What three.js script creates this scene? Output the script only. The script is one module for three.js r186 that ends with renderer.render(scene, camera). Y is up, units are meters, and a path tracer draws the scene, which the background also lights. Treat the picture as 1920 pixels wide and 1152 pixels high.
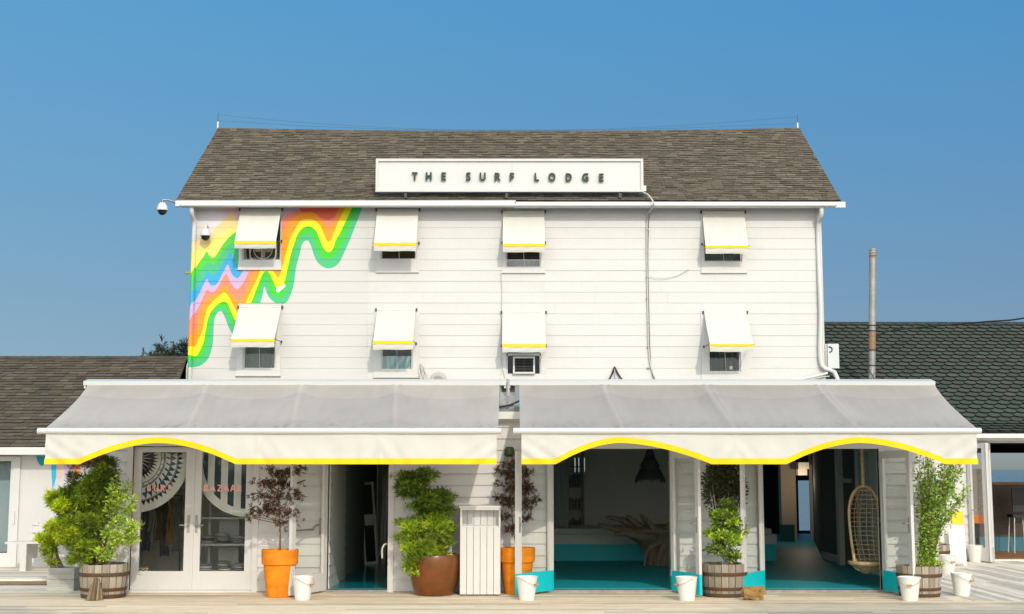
import * as THREE from 'three';
import { mergeGeometries } from 'three/addons/utils/BufferGeometryUtils.js';
import { FontLoader } from 'three/addons/loaders/FontLoader.js';
import { TextGeometry } from 'three/addons/geometries/TextGeometry.js';

// ───────────────────────── camera, sky, sun, exposure ─────────────────────────
const F = 2500, PITCH = Math.atan(304 / F), EYE = new THREE.Vector3(0, 1.8, 20);
const scene = new THREE.Scene();
const camera = new THREE.PerspectiveCamera(2 * Math.atan(576 / F) * 180 / Math.PI, 1920 / 1152, 0.1, 6000);
camera.position.copy(EYE);
camera.rotation.set(PITCH, 0, 0);
const renderer = new THREE.WebGLRenderer({ antialias: true });
renderer.setSize(1024, 614);
renderer.toneMapping = THREE.LinearToneMapping;
renderer.toneMappingExposure = 0.91;
renderer.shadowMap.enabled = true;

const SUN = new THREE.Vector3(0.25, 0.58, 1).normalize();
const sun = new THREE.DirectionalLight(new THREE.Color(1, 0.93, 0.80), 2.0);
sun.position.copy(SUN).multiplyScalar(60);
sun.castShadow = true; sun.shadow.mapSize.set(4096, 4096);
Object.assign(sun.shadow.camera, { left: -16, right: 16, top: 16, bottom: -16, near: 1, far: 120 });
scene.add(sun); scene.add(sun.target);

{ // clear, slightly hazy sky: blue overhead, paler near the horizon and round the sun
  const W = 512, H = 256, d = new Float32Array(W * H * 4), v = new THREE.Vector3();
  const mix = (a, b, t) => a + (b - a) * t;
  for (let j = 0; j < H; j++) for (let i = 0; i < W; i++) {
    const el = ((j + 0.5) / H - 0.5) * Math.PI, az = ((i + 0.5) / W - 0.5) * 2 * Math.PI;
    v.set(Math.cos(el) * Math.cos(az), Math.sin(el), Math.cos(el) * Math.sin(az));
    const e = Math.max(0, el) / (Math.PI / 2);
    const t1 = 1 - Math.exp(-e * 8.5), t2 = Math.max(0, e - 0.2) / 0.8;
    let c = [mix(0.35, 0.048, t1), mix(0.42, 0.30, t1), mix(0.42, 0.625, t1)];
    c = [mix(c[0], 0.062, t2), mix(c[1], 0.22, t2), mix(c[2], 0.48, t2)];
    const left = -0.5 * v.x * (1 - 0.55 * t1);                        // a touch paler towards one side, as in the photograph
    c[0] += 0.16 * left; c[1] += 0.28 * left; c[2] += 0.26 * left;
    c = c.map(q => q * 1.11);
    const a = Math.max(0, v.dot(SUN));
    const g = 2.5 * Math.pow(a, 1.35) * Math.exp(-e * 0.5) + 0.9 * Math.pow(a, 12);   // broad forward scattering round the sun
    c = [c[0] + g, c[1] + g * 0.94, c[2] + g * 0.79];
    if (el < 0) { const k = Math.min(1, -el * 6); c = [mix(c[0], 0.24, k), mix(c[1], 0.22, k), mix(c[2], 0.18, k)]; }
    const o = (j * W + i) * 4; d[o] = c[0]; d[o + 1] = c[1]; d[o + 2] = c[2]; d[o + 3] = 1;
  }
  const sky = new THREE.DataTexture(d, W, H, THREE.RGBAFormat, THREE.FloatType);
  sky.mapping = THREE.EquirectangularReflectionMapping; sky.magFilter = THREE.LinearFilter; sky.minFilter = THREE.LinearFilter;
  sky.needsUpdate = true;
  scene.background = sky; scene.environment = sky;
}

// ───────────────────────── helpers ─────────────────────────
function mulberry(a) { return () => { a |= 0; a = a + 0x6D2B79F5 | 0; let t = Math.imul(a ^ a >>> 15, 1 | a); t = t + Math.imul(t ^ t >>> 7, 61 | t) ^ t; return ((t ^ t >>> 14) >>> 0) / 4294967296; }; }
const rnd = mulberry(77);
const R = (a, b, r = rnd) => a + (b - a) * r();
const CP = Math.cos(PITCH), SP = Math.sin(PITCH);
const V3 = (x, y, z) => new THREE.Vector3(x, y, z);
function P(px, py, z) { const u = (px - 960) / F, v = (576 - py) / F, t = (EYE.z - z) / (CP - v * SP); return V3(u * t, EYE.y + t * (v * CP + SP), z); }
function G(px, py, h = 0) { const u = (px - 960) / F, v = (576 - py) / F, t = (h - EYE.y) / (v * CP + SP); return V3(u * t, h, EYE.z - t * (CP - v * SP)); }
const used = {};
function numbered(n) { used[n] = (used[n] ?? -1) + 1; return used[n] ? `${n}_${String(used[n]).padStart(3, '0')}` : n; }
function tag(o, label, category, group) { o.userData.label = label; o.userData.category = category; if (group) o.userData.group = group; return o; }
function thing(name, label, category, pos = [0, 0, 0], turn = 0, group) {
  const o = new THREE.Group(); o.name = numbered(name); o.position.set(...pos); o.rotation.y = turn; scene.add(o); return tag(o, label, category, group);
}
function grp(name, parent) { const o = new THREE.Group(); o.name = name; parent.add(o); return o; }
function struct(o) { o.userData.kind = 'structure'; return o; }

class MB {                                                  // collects faces into one mesh
  constructor(swap = false) { this.p = []; this.n = []; this.u = []; this.c = []; this.col = [1, 1, 1]; this.hasCol = false; this.swap = swap; }
  color(c) { this.col = c; this.hasCol = true; return this; }
  _v(p, n) {
    this.p.push(p.x, p.y, p.z); this.n.push(n.x, n.y, n.z); this.c.push(...this.col);
    const ax = Math.abs(n.x), ay = Math.abs(n.y), az = Math.abs(n.z);
    let uv = ay > ax && ay > az ? [p.x, p.z] : ax > az ? [p.z, p.y] : [p.x, p.y];
    if (this.swap) uv = [uv[1], uv[0]];
    if (this.uvf) uv = this.uvf(p);
    this.u.push(uv[0] + (this.uo?.[0] ?? 0), uv[1] + (this.uo?.[1] ?? 0));
  }
  tri(a, b, c) { const n = V3().subVectors(b, a).cross(V3().subVectors(c, a)).normalize(); this._v(a, n); this._v(b, n); this._v(c, n); return this; }
  quad(a, b, c, d) { const n = V3().subVectors(c, a).cross(V3().subVectors(d, b)).normalize(); for (const q of [a, b, c, a, c, d]) this._v(q, n); return this; }
  hexa(v) { // v: 8 points 0-3 bottom ccw from above, 4-7 top
    this.quad(v[3], v[2], v[1], v[0]); this.quad(v[4], v[5], v[6], v[7]);
    for (let i = 0; i < 4; i++) { const j = (i + 1) % 4; this.quad(v[i], v[j], v[4 + j], v[4 + i]); } return this;
  }
  box(x0, x1, y0, y1, z0, z1, m) {
    const v = [V3(x0, y0, z1), V3(x1, y0, z1), V3(x1, y0, z0), V3(x0, y0, z0), V3(x0, y1, z1), V3(x1, y1, z1), V3(x1, y1, z0), V3(x0, y1, z0)];
    if (m) v.forEach(q => q.applyMatrix4(m)); return this.hexa(v);
  }
  cbox(cx, cy, cz, sx, sy, sz, m) { return this.box(cx - sx / 2, cx + sx / 2, cy - sy / 2, cy + sy / 2, cz - sz / 2, cz + sz / 2, m); }
  add(g, m) {
    g = g.index ? g.toNonIndexed() : g.clone(); if (m) g.applyMatrix4(m);
    const p = g.attributes.position, n = g.attributes.normal;
    for (let i = 0; i < p.count; i++) this._v(V3().fromBufferAttribute(p, i), V3().fromBufferAttribute(n, i));
    return this;
  }
  tube(pts, r, seg = 6, steps) {
    const c = pts.length > 2 ? new THREE.CatmullRomCurve3(pts, false, 'centripetal') : new THREE.LineCurve3(...pts);
    const N = steps ?? Math.max(1, (pts.length - 1) * (pts.length > 2 ? 4 : 1));
    const g = new THREE.TubeGeometry(c, N, 1, seg, false), p = g.attributes.position, fr = typeof r === 'function' ? r : () => r;
    for (let i = 0; i <= N; i++) { const q = c.getPointAt(i / N), rr = fr(i / N); for (let j = 0; j <= seg; j++) { const k = i * (seg + 1) + j; p.setXYZ(k, q.x + (p.getX(k) - q.x) * rr, q.y + (p.getY(k) - q.y) * rr, q.z + (p.getZ(k) - q.z) * rr); } }
    return this.add(g);
  }
  lathe(prof, seg = 32, m) { const g = new THREE.LatheGeometry(prof.map(q => new THREE.Vector2(q[0], q[1])), seg); return this.add(g, m); }
  geo() {
    const g = new THREE.BufferGeometry();
    g.setAttribute('position', new THREE.Float32BufferAttribute(this.p, 3)); g.setAttribute('normal', new THREE.Float32BufferAttribute(this.n, 3)); g.setAttribute('uv', new THREE.Float32BufferAttribute(this.u, 2));
    if (this.hasCol) g.setAttribute('color', new THREE.Float32BufferAttribute(this.c, 3));
    return g;
  }
  build(name, mat, parent = scene) { const m = new THREE.Mesh(this.geo(), mat); m.name = parent === scene ? numbered(name) : name; m.castShadow = m.receiveShadow = true; parent.add(m); return m; }
}
const mk = (swap) => new MB(swap);
const box = (name, mat, parent, ...a) => mk().box(...a).build(name, mat, parent);
const T4 = (x, y, z, ry = 0, rx = 0, rz = 0, s = 1) => new THREE.Matrix4().compose(V3(x, y, z), new THREE.Quaternion().setFromEuler(new THREE.Euler(rx, ry, rz, 'YXZ')), V3(s, s, s));

// ───────────────────────── textures ─────────────────────────
function noiseGrid(n, seed) { const r = mulberry(seed), a = new Float32Array(n * n); for (let i = 0; i < a.length; i++) a[i] = r(); return (x, y) => { x = ((x % n) + n) % n; y = ((y % n) + n) % n; const i = Math.floor(x), j = Math.floor(y), fx = x - i, fy = y - j, sx = fx * fx * (3 - 2 * fx), sy = fy * fy * (3 - 2 * fy), i1 = (i + 1) % n, j1 = (j + 1) % n; return (a[j * n + i] * (1 - sx) + a[j * n + i1] * sx) * (1 - sy) + (a[j1 * n + i] * (1 - sx) + a[j1 * n + i1] * sx) * sy; }; }
const NG = [8, 16, 32, 64, 128, 256].map((n, i) => noiseGrid(n, 100 + i));
const LV = { 8: 0, 16: 1, 32: 2, 64: 3, 128: 4, 256: 5 };
const fbm = (u, v, a = 0, b = 5) => { let s = 0, w = 0, k = 1; for (let i = a; i <= b; i++) { const n = 8 << i; s += k * NG[i](u * n, v * n); w += k; k *= 0.55; } return s / w; };   // u,v in 0..1, tiles
function tex(n, fn, rep, srgb = false) {
  const d = new Uint8Array(n * n * 4);
  for (let j = 0; j < n; j++) for (let i = 0; i < n; i++) { const c = fn((i + .5) / n, (j + .5) / n), o = (j * n + i) * 4; for (let k = 0; k < 3; k++) d[o + k] = Math.max(0, Math.min(255, Math.round((Array.isArray(c) ? c[k] : c) * 255))); d[o + 3] = 255; }
  const t = new THREE.DataTexture(d, n, n, THREE.RGBAFormat); t.wrapS = t.wrapT = THREE.RepeatWrapping; t.magFilter = THREE.LinearFilter; t.minFilter = THREE.LinearMipmapLinearFilter; t.generateMipmaps = true;
  if (srgb) t.colorSpace = THREE.SRGBColorSpace; t.repeat.set(rep[0], rep[1]); t.needsUpdate = true; return t;
}
const sstep = (a, b, x) => { x = Math.max(0, Math.min(1, (x - a) / (b - a))); return x * x * (3 - 2 * x); };
const clampC = a => a.map(x => Math.max(0, Math.min(1, x)));
// multiplicative maps near white (linear data)
const tPaint = tex(512, (u, v) => { const g = fbm(u, v), s = fbm(u * 1, v * 1, 3, 5) + 1.6 * Math.max(0, NG[4](u * 128, v * 8) - .62), d = sstep(.60, .78, fbm(u + .31, v + .7, 0, 4)); return [1 - .05 * g - .018 * d, 1 - .055 * g - .022 * d, 1 - .06 * g - .03 * d - .01 * s].map(q => q - .05 * Math.max(0, s - .6)); }, [.28, .28]);
const tPaintB = tex(256, (u, v) => .5 * fbm(u, v, 2, 5) + .5 * NG[3](u * 8 * 2, v * 64), [1, 1]);
const tWood = tex(512, (u, v) => {           // grain along u
  const w = .04 * fbm(u, v, 0, 2), a = NG[4](u * 6 % 128, (v + w) * 128), b = NG[5](u * 16, (v + w) * 256), c = fbm(u, v, 0, 3);
  const s = .50 * a + .28 * b + .4 * c - .1; return [.56 + .60 * s, .54 + .62 * s, .51 + .64 * s]; }, [.45, 1.1]);
const tWoodB = tex(256, (u, v) => { const w = .03 * fbm(u, v, 0, 2); return .5 * NG[4](u * 4, (v + w) * 128) + .5 * NG[5](u * 8, (v + w) * 256); }, [.6, 2]);
const tFab = tex(512, (u, v) => { const g = fbm(u, v), h = NG[5](u * 256, v * 256), d = sstep(.5, .8, fbm(u + .4, v * 1 + .2, 1, 5)); const k = 1 - .05 * g - .05 * h - .015 * d; return [k, k * .995, k * .98]; }, [.7, .7]);
const tFabB = tex(256, (u, v) => .5 + .25 * Math.sin(u * 2 * Math.PI * 64) + .25 * Math.sin(v * 2 * Math.PI * 64), [8, 8]);
const tGrit = tex(512, (u, v) => { const h = NG[5](u * 256, v * 256), g = fbm(u, v, 2, 5); return .62 + .3 * h + .25 * (g - .2); }, [1.2, 1.2]);
const tRust = tex(256, (u, v) => { const g = fbm(u, v, 1, 5), r = sstep(.45, .62, fbm(u + .5, v + .1, 0, 4)); return [.55 + .3 * g + .1 * r, .5 + .25 * g - .12 * r, .45 + .22 * g - .24 * r]; }, [2, 2]);
const tSpeck = tex(256, (u, v) => { const g = fbm(u, v, 0, 4), h = NG[5](u * 256, v * 256); return [.6 + .5 * g - .12 * h, .55 + .5 * g - .12 * h, .5 + .5 * g - .12 * h]; }, [1.5, 1.5]);
const tGround = tex(512, (u, v) => { const g = fbm(u, v), h = NG[5](u * 256, v * 256); return .5 + .4 * g + .2 * h; }, [.2, .2]);

// ───────────────────────── materials (linear base colours) ─────────────────────────
const C = (r, g, b) => new THREE.Color().setRGB(r, g, b);
const std = (c, rough = .8, o = {}) => new THREE.MeshStandardMaterial({ color: c, roughness: rough, ...o });
const M = {
  paint: std(C(.655, .628, .60), .55, { map: tPaint, bumpMap: tPaintB, bumpScale: .0012 }),
  paint2: std(C(.64, .614, .588), .5, { map: tPaint }),
  trim: std(C(.665, .64, .615), .45, { map: tPaint }),
  plastic: std(C(.66, .64, .62), .35),
  shadeWall: std(C(.62, .61, .58), .6, { map: tPaint }),
  fabric: new THREE.MeshPhysicalMaterial({ color: C(.82, .78, .72), roughness: .95, map: tFab, bumpMap: tFabB, bumpScale: .0006, transmission: .24, thickness: 0 }),
  fabricSmall: new THREE.MeshPhysicalMaterial({ color: C(.72, .69, .635), roughness: .95, map: tFab, bumpMap: tFabB, bumpScale: .0006, transmission: .1, thickness: 0 }),
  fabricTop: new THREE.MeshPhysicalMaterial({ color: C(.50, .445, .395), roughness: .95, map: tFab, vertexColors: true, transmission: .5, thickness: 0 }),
  yellow: std(C(1.0, .62, .002), .85, { map: tFab }),
  metalWhite: std(C(.66, .645, .61), .35, { metalness: .05 }),
  metalGrey: std(C(.42, .43, .44), .4, { metalness: .6, map: tSpeck }),
  galv: std(C(.42, .43, .43), .5, { metalness: .35, map: tSpeck }),
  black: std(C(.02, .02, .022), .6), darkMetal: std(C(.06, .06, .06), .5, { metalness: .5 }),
  glass: new THREE.MeshPhysicalMaterial({ color: C(.95, .98, .97), roughness: .02, transmission: 1, thickness: 0, ior: 1.5 }),
  glassDark: new THREE.MeshPhysicalMaterial({ color: C(.6, .72, .72), roughness: .03, transmission: 1, thickness: 0, ior: 1.6 }),
  shingle: std(C(1, 1, 1), .95, { map: tGrit, vertexColors: true }),
  tile: std(C(1, 1, 1), .9, { map: tGrit, vertexColors: true }),
  felt: std(C(.012, .012, .010), .95),
  lowRoof: std(C(.30, .34, .36), .8, { map: tSpeck }),
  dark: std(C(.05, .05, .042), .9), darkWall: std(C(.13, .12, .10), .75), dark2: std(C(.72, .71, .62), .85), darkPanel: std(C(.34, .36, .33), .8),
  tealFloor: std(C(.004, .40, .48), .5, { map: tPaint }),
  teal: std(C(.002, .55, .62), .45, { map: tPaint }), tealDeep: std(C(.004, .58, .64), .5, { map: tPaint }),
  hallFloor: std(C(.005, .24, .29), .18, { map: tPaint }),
  orangePot: std(C(.97, .31, .002), .8, { map: tSpeck }),
  brownPot: std(C(.20, .066, .012), .28, { map: tSpeck }),
  stave: [std(C(.40, .335, .255), .85, { map: tWood, bumpMap: tWoodB, bumpScale: .003 }), std(C(.33, .275, .21), .85, { map: tWood, bumpMap: tWoodB, bumpScale: .003 }), std(C(.46, .395, .31), .85, { map: tWood, bumpMap: tWoodB, bumpScale: .003 })],
  hoop: std(C(.14, .095, .06), .75, { metalness: .2, map: tRust }),
  soil: std(C(.10, .055, .03), 1, { map: tGround }),
  crate: std(C(.50, .49, .45), .85, { map: tWood, bumpMap: tWoodB, bumpScale: .003 }),
  drift: std(C(.33, .245, .15), .9, { map: tWood, bumpMap: tWoodB, bumpScale: .006 }),
  rattan: std(C(.66, .47, .24), .5, { map: tWood }),
  bark: std(C(.16, .11, .07), .95, { map: tWood }),
  leaf: new THREE.MeshPhysicalMaterial({ color: C(1, 1, 1), vertexColors: true, roughness: .6, transmission: .14, thickness: 0, side: THREE.DoubleSide }),
  letter: std(C(.022, .042, .037), .6),
  pink: std(C(1, .43, .40), .7),
  bulb: new THREE.MeshPhysicalMaterial({ color: C(1, .75, .45), roughness: .05, transmission: .8, thickness: 0 }),
  olive: std(C(.055, .075, .035), .4, { metalness: .3 }),
  warmWood: std(C(.42, .20, .07), .5, { map: tWood }), barWood: std(C(.07, .04, .022), .5, { map: tWood }),
  cable: std(C(.55, .52, .47), .7), cream: std(C(.75, .71, .63), .8),
  cardWhite: std(C(.76, .74, .70), .6, { map: tPaint }),
};
const deckTones = [[.88, .725, .53], [.81, .66, .475], [.92, .775, .585], [.85, .69, .49], [.70, .575, .42], [.90, .745, .545], [.62, .52, .40]].map(c => std(C(...c), .85, { map: tWood, bumpMap: tWoodB, bumpScale: .003 }));
const deckGrey = [[.90, .80, .67], [.83, .735, .61], [.94, .845, .715], [.87, .775, .65], [.71, .63, .525], [.60, .54, .46]].map(c => std(C(...c), .88, { map: tWood, bumpMap: tWoodB, bumpScale: .003 }));

// ───────────────────────── ground, deck, water ─────────────────────────
struct(mk().quad(V3(-900, -.35, 900), V3(900, -.35, 900), V3(900, -.35, -26), V3(-900, -.35, -26)).build('ground', std(C(.20, .19, .15), 1, { map: tGround })));
{
  const b = mk(), r = mulberry(5);
  struct(b.quad(V3(-3000, -1.1, -26), V3(3000, -1.1, -26), V3(3000, -1.1, -5500), V3(-3000, -1.1, -5500)).build('water', std(C(.05, .10, .13), .12, { bumpMap: tex(512, (u, v) => fbm(u, v, 0, 4), [.12, .35]), bumpScale: .35 })));
  struct(mk().quad(V3(-900, -.35, -26), V3(900, -.35, -26), V3(900, -1.1, -26.8), V3(-900, -1.1, -26.8)).build('bank', std(C(.15, .14, .08), 1)));
}
const deck = new THREE.Group(); deck.name = 'deck'; struct(deck); scene.add(deck);
{
  const r = mulberry(11), PW = .138, GAP = .006;
  const plankX = (x0, x1, z, w, y, mats, parent) => { const b = mk(); b.uo = [r() * 20, r() * 20]; const dy = R(-.0015, .0015, r); b.box(x0 + .001, x1 - .001, y - .036, y + dy, z, z + w - GAP); b.build('plank', mats[Math.floor(r() * mats.length)], parent); };
  const plankZ = (x, w, z0, z1, y, mats, parent) => { const b = mk(true); b.uo = [r() * 20, r() * 20]; const dy = R(-.003, .0015, r); b.box(x, x + w - GAP, y - .036, y + dy, z0 + .001, z1 - .001); b.build('plank', mats[Math.floor(r() * mats.length)], parent); };
  for (let z = 1.3, i = 0; z < 5.9; z += PW, i++) { let x = -10 - R(0, 3, r); while (x < 9.5) { const l = R(3.2, 4.9, r); plankX(x, Math.min(x + l, 9.6), z, PW, 0, deckTones, deck); x += l; } }
  for (let z = -.02, i = 0; z < 1.29; z += PW, i++) { let x = -10 - R(0, 3, r); while (x < 6.08) { const l = R(3.2, 4.9, r); plankX(x, Math.min(x + l, 6.08), z, PW, 0, deckTones, deck); x += l; } }
  for (let z = -1.4; z < -.03; z += PW) plankX(-12, -6.0, z, PW, 0, deckGrey, deck);
  for (let x = 6.09; x < 14; x += PW) { let z = 1.3 - GAP; while (z > -6.6) { const l = R(2.6, 4.2, r); plankZ(x, PW, Math.max(z - l, -6.65), z, 0, deckGrey, deck); z -= l; } }
  box('joists', M.dark, deck, -14, 14, -.3, -.05, -6.6, 5.8).userData.kind = 'stuff';
  const step = new THREE.Group(); step.name = 'raised_deck'; struct(step); scene.add(step);
  for (let z = -3.9; z < -1.25; z += PW) plankX(-14, -6.06, z, PW, .1, deckGrey, step);
  box('riser', deckTones[0], step, -14, -6.06, .003, .062, -3.9, -1.30);
}

// ───────────────────────── walls with holes, clapboards ─────────────────────────
function wallHoles(b, x0, x1, y0, y1, z0, z1, holes) {
  const ys = [y0, y1]; for (const h of holes) for (const y of [h[2], h[3]]) if (y > y0 && y < y1) ys.push(y);
  ys.sort((a, c) => a - c);
  for (let i = 0; i + 1 < ys.length; i++) {
    if (ys[i + 1] - ys[i] < 1e-6) continue; const ym = (ys[i] + ys[i + 1]) / 2; let x = x0;
    for (const h of holes.filter(h => h[2] < ym && h[3] > ym).sort((a, c) => a[0] - c[0])) { if (h[0] > x) b.box(x, h[0], ys[i], ys[i + 1], z0, z1); x = Math.max(x, h[1]); }
    if (x < x1) b.box(x, x1, ys[i], ys[i + 1], z0, z1);
  }
}
function clapboards(parent, x0, x1, yBase, yTop, exp, z, holes, splitX, r, butt = .012) {   // each board a wedge, thick at its lower edge
  for (let y = yBase; y < yTop - .02; y += exp) {
    const y1 = Math.min(y + exp, yTop), ym = y + exp * .5; let segs = [[x0, x1]];
    for (const h of holes) if (h[2] < ym && h[3] > ym) { const o = []; for (const s of segs) { if (h[0] > s[0]) o.push([s[0], Math.min(s[1], h[0])]); if (h[1] < s[1]) o.push([Math.max(s[0], h[1]), s[1]]); } segs = o.filter(s => s[1] - s[0] > .01); }
    const cuts = []; for (const s of segs) { let a = s[0]; if (splitX && a < splitX && s[1] > splitX + .1) { cuts.push([a, splitX]); a = splitX; } while (s[1] - a > 4.8) { const l = R(2.4, 4.2, r); cuts.push([a, a + l]); a += l; } cuts.push([a, s[1]]); }
    for (const [a, c] of cuts) {
      const mural = splitX && c <= splitX + .001, t = butt + R(-.002, .003, r), t2 = .004, b = mk(); b.uo = mural ? null : [r() * 10, r() * 10];
      if (mural) b.uvf = splitX.uvf ?? muralUV;
      const e = .0012;
      b.hexa([V3(a + e, y, z + t), V3(c - e, y, z + t), V3(c - e, y, z), V3(a + e, y, z), V3(a + e, y1 + .012, z + t2), V3(c - e, y1 + .012, z + t2), V3(c - e, y1 + .012, z), V3(a + e, y1 + .012, z)]);
      b.build('plank', mural ? M.mural : r() < .5 ? M.paint : M.paint2, parent);
    }
  }
}

// ───────────────────────── mural (painted on the boards, drawn in wall metres) ─────────────────────────
const ZU = -8.5;                                            // upper wall
const wallX0 = P(359, 560, ZU).x, wallX1 = P(1541, 560, ZU).x, wallTop = P(960, 393, ZU).y, wallBase = 3.55;
const MU = { x0: wallX0 - .15, x1: P(700, 560, ZU).x, y0: P(500, 712, ZU).y, y1: wallTop + .05 };
const muralUV = p => [(p.x - MU.x0) / (MU.x1 - MU.x0), (p.y - MU.y0) / (MU.y1 - MU.y0)];
function canvasTex(cv, srgb = true) { const t = new THREE.CanvasTexture(cv); if (srgb) t.colorSpace = THREE.SRGBColorSpace; t.magFilter = THREE.LinearFilter; t.anisotropy = 8; return t; }
{
  const cv = document.createElement('canvas'); cv.width = 1536; cv.height = 1420; const g = cv.getContext('2d');
  g.fillStyle = '#d3cec9'; g.fillRect(0, 0, cv.width, cv.height);
  const m = (px, py) => { const q = P(px, py, ZU), uv = muralUV(q); return [uv[0] * cv.width, (1 - uv[1]) * cv.height]; };
  const fill = (col, pts) => {
    const q = pts.map(a => m(...a)); g.fillStyle = col; g.beginPath(); const s = m(pts[0][0], 380); g.moveTo(...s); g.lineTo(...q[0]);
    for (let i = 0; i < q.length - 1; i++) { const a = q[Math.max(0, i - 1)], b = q[i], c = q[i + 1], d = q[Math.min(q.length - 1, i + 2)]; g.bezierCurveTo(b[0] + (c[0] - a[0]) / 6, b[1] + (c[1] - a[1]) / 6, c[0] - (d[0] - b[0]) / 6, c[1] - (d[1] - b[1]) / 6, c[0], c[1]); }
    g.lineTo(-50, q[q.length - 1][1]); g.lineTo(-50, -50); g.lineTo(s[0], -50); g.closePath(); g.fill();
  };
  const A = [[678, 392], [660, 440], [647.6, 469], [634, 495], [616, 503.7], [600, 497], [590.5, 484], [583, 462], [576, 451], [567, 457], [562.5, 474], [555, 503], [550, 537], [539.5, 564], [526, 571], [511.5, 565], [502, 554], [495.7, 538.5], [492, 554], [486, 576], [478, 600], [465, 625], [450, 632], [437, 627], [429, 615], [421.5, 596], [414, 584], [404.5, 591], [401, 608], [399.7, 634], [397, 654], [390, 673], [380, 683], [370, 688], [345, 691]];
  const B = [[669, 392], [655, 425], [645, 450], [635.5, 469], [626, 482], [616, 486], [606, 484], [600, 479], [592, 459], [585, 443], [577.6, 438], [566, 442], [557.7, 452], [550, 476], [545.5, 503], [539.5, 532], [533, 552], [522.5, 559], [509, 550], [503, 532], [498, 520], [492, 535], [483.5, 552], [475, 576], [466, 596], [452, 612], [441, 612], [435, 606], [429, 595], [424, 582], [415.5, 576], [402, 583], [396, 596], [393.6, 610], [390, 634], [384, 659], [373, 673], [345, 678]];
  const Cc = [[659, 392], [638.6, 435], [629.6, 451], [624, 467], [616, 473], [608, 468], [602.6, 457], [593.5, 435], [585, 427], [577.6, 424.6], [568, 428], [559.6, 437], [554, 450], [545.5, 476], [539.4, 503], [533, 530], [527, 542], [520, 543], [514, 532], [506.6, 515], [499, 509], [492, 515], [483.5, 535], [475, 557], [467.7, 576], [458, 596], [450, 604], [442, 602], [433.7, 586], [427, 570], [419, 566], [407, 572], [397, 583], [390, 598], [385, 622], [381.4, 642], [373, 661], [365.6, 668], [345, 664]];
  const D = [[646.5, 392], [636, 412], [625, 439], [620.5, 450], [616, 454], [611, 448], [600, 423], [590, 414], [579, 411], [568, 413], [559.6, 419], [546, 443], [541, 458], [535.8, 476], [528.5, 503], [522.4, 521], [515, 513], [509, 503], [501.7, 500], [489.6, 505], [481, 525], [470, 547], [460.4, 571], [453, 586], [446, 588], [438, 574], [431, 561], [425, 552], [419, 549], [404.5, 561], [390, 576], [384, 596], [379, 622], [373, 634], [365.6, 649], [345, 652]];
  const E = [[636, 392], [627, 414], [621, 423], [616, 425.7], [611, 422], [604.7, 414], [591, 401], [582, 397], [566, 399], [548, 410], [534.7, 428], [522, 455], [508, 480], [490, 492], [480, 498], [475, 510], [467.7, 527], [460.4, 547], [453, 561], [447, 564.5], [436, 554], [425, 540], [419.6, 536], [404.5, 552], [390, 560], [378, 576], [373, 596], [368, 615], [358, 632], [345, 640]];
  const Ff = [[575, 392], [545, 398], [530, 412], [515, 445], [498, 475], [480, 488], [470, 502], [458, 527], [448, 540], [441, 541], [432.5, 530], [427, 519], [422.7, 514], [413, 530], [402, 547], [395, 548], [387.5, 544], [380, 559], [372, 576], [359.5, 598], [345, 620]];
  const Gg = [[520, 440], [495, 465], [470, 488], [455.6, 508], [449, 519], [443.4, 522], [435, 515], [430, 502], [426, 497], [419, 510], [407, 532], [397, 536], [391, 530], [387.5, 524], [380, 537], [370.5, 557], [358, 576], [345, 595]];
  const Hh = [[470, 470], [455, 500], [446, 500], [440, 488], [432.5, 475], [421.5, 488], [407, 510], [397, 516], [390, 509], [382.6, 520], [370.5, 537], [357, 554], [345, 570]];
  const I = [[460, 430], [448, 447], [438, 453], [419, 471], [408.5, 488], [400, 497], [391, 492], [382.4, 500], [372, 511], [361, 530], [345, 550]];
  const J = [[455, 420], [443, 434], [433, 442], [419, 457], [408.5, 474], [400, 483.6], [393, 480], [387, 472], [381.6, 481], [370, 497], [361, 513], [345, 530]];
  const K = [[470, 405], [445, 421], [433, 427], [401.5, 448], [385, 460], [370, 470], [345, 485]];
  const L = [[455, 405], [446, 411], [433.6, 399], [412, 419], [393, 438], [370, 453], [345, 465]];
  fill('#45bd7b', A); fill('#3ecb22', B); fill('#ffe800', Cc); fill('#ff9d06', D); fill('#fb8a6e', E); fill('#ccaed6', Ff); fill('#36a8d8', Gg); fill('#45bd84', Hh); fill('#52cf37', I); fill('#fbe776', J); fill('#f8d99a', K);
  const gr = g.createLinearGradient(...m(440, 395), ...m(365, 450)); gr.addColorStop(0, '#f3bfca'); gr.addColorStop(.35, '#e9e3ea'); gr.addColorStop(1, '#d3cec9');
  fill('#d5cfca', L); g.fillStyle = gr;
  { const q = L.map(a => m(...a)); g.beginPath(); g.moveTo(...q[0]); for (const a of q) g.lineTo(...a); g.lineTo(-50, -50); g.lineTo(q[0][0], -50); g.closePath(); g.fill(); }
  // the orange band thickens to coral red at the top of the arches
  g.fillStyle = '#f0644a'; g.beginPath(); { const q = [[560, 390], [566, 399], [582, 397], [591, 401], [600, 409], [616, 413], [628, 407], [636, 390]].map(a => m(...a)); g.moveTo(...q[0]); q.forEach(a => g.lineTo(...a)); } g.closePath(); g.fill();
  // repaired white patch
  g.fillStyle = '#efece6'; g.beginPath(); [[517, 545], [520, 538], [527, 537], [532, 533], [536, 535], [532, 541], [526, 545], [523, 549], [519, 548]].map(a => m(...a)).forEach((a, i) => i ? g.lineTo(...a) : g.moveTo(...a)); g.closePath(); g.fill();
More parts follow.
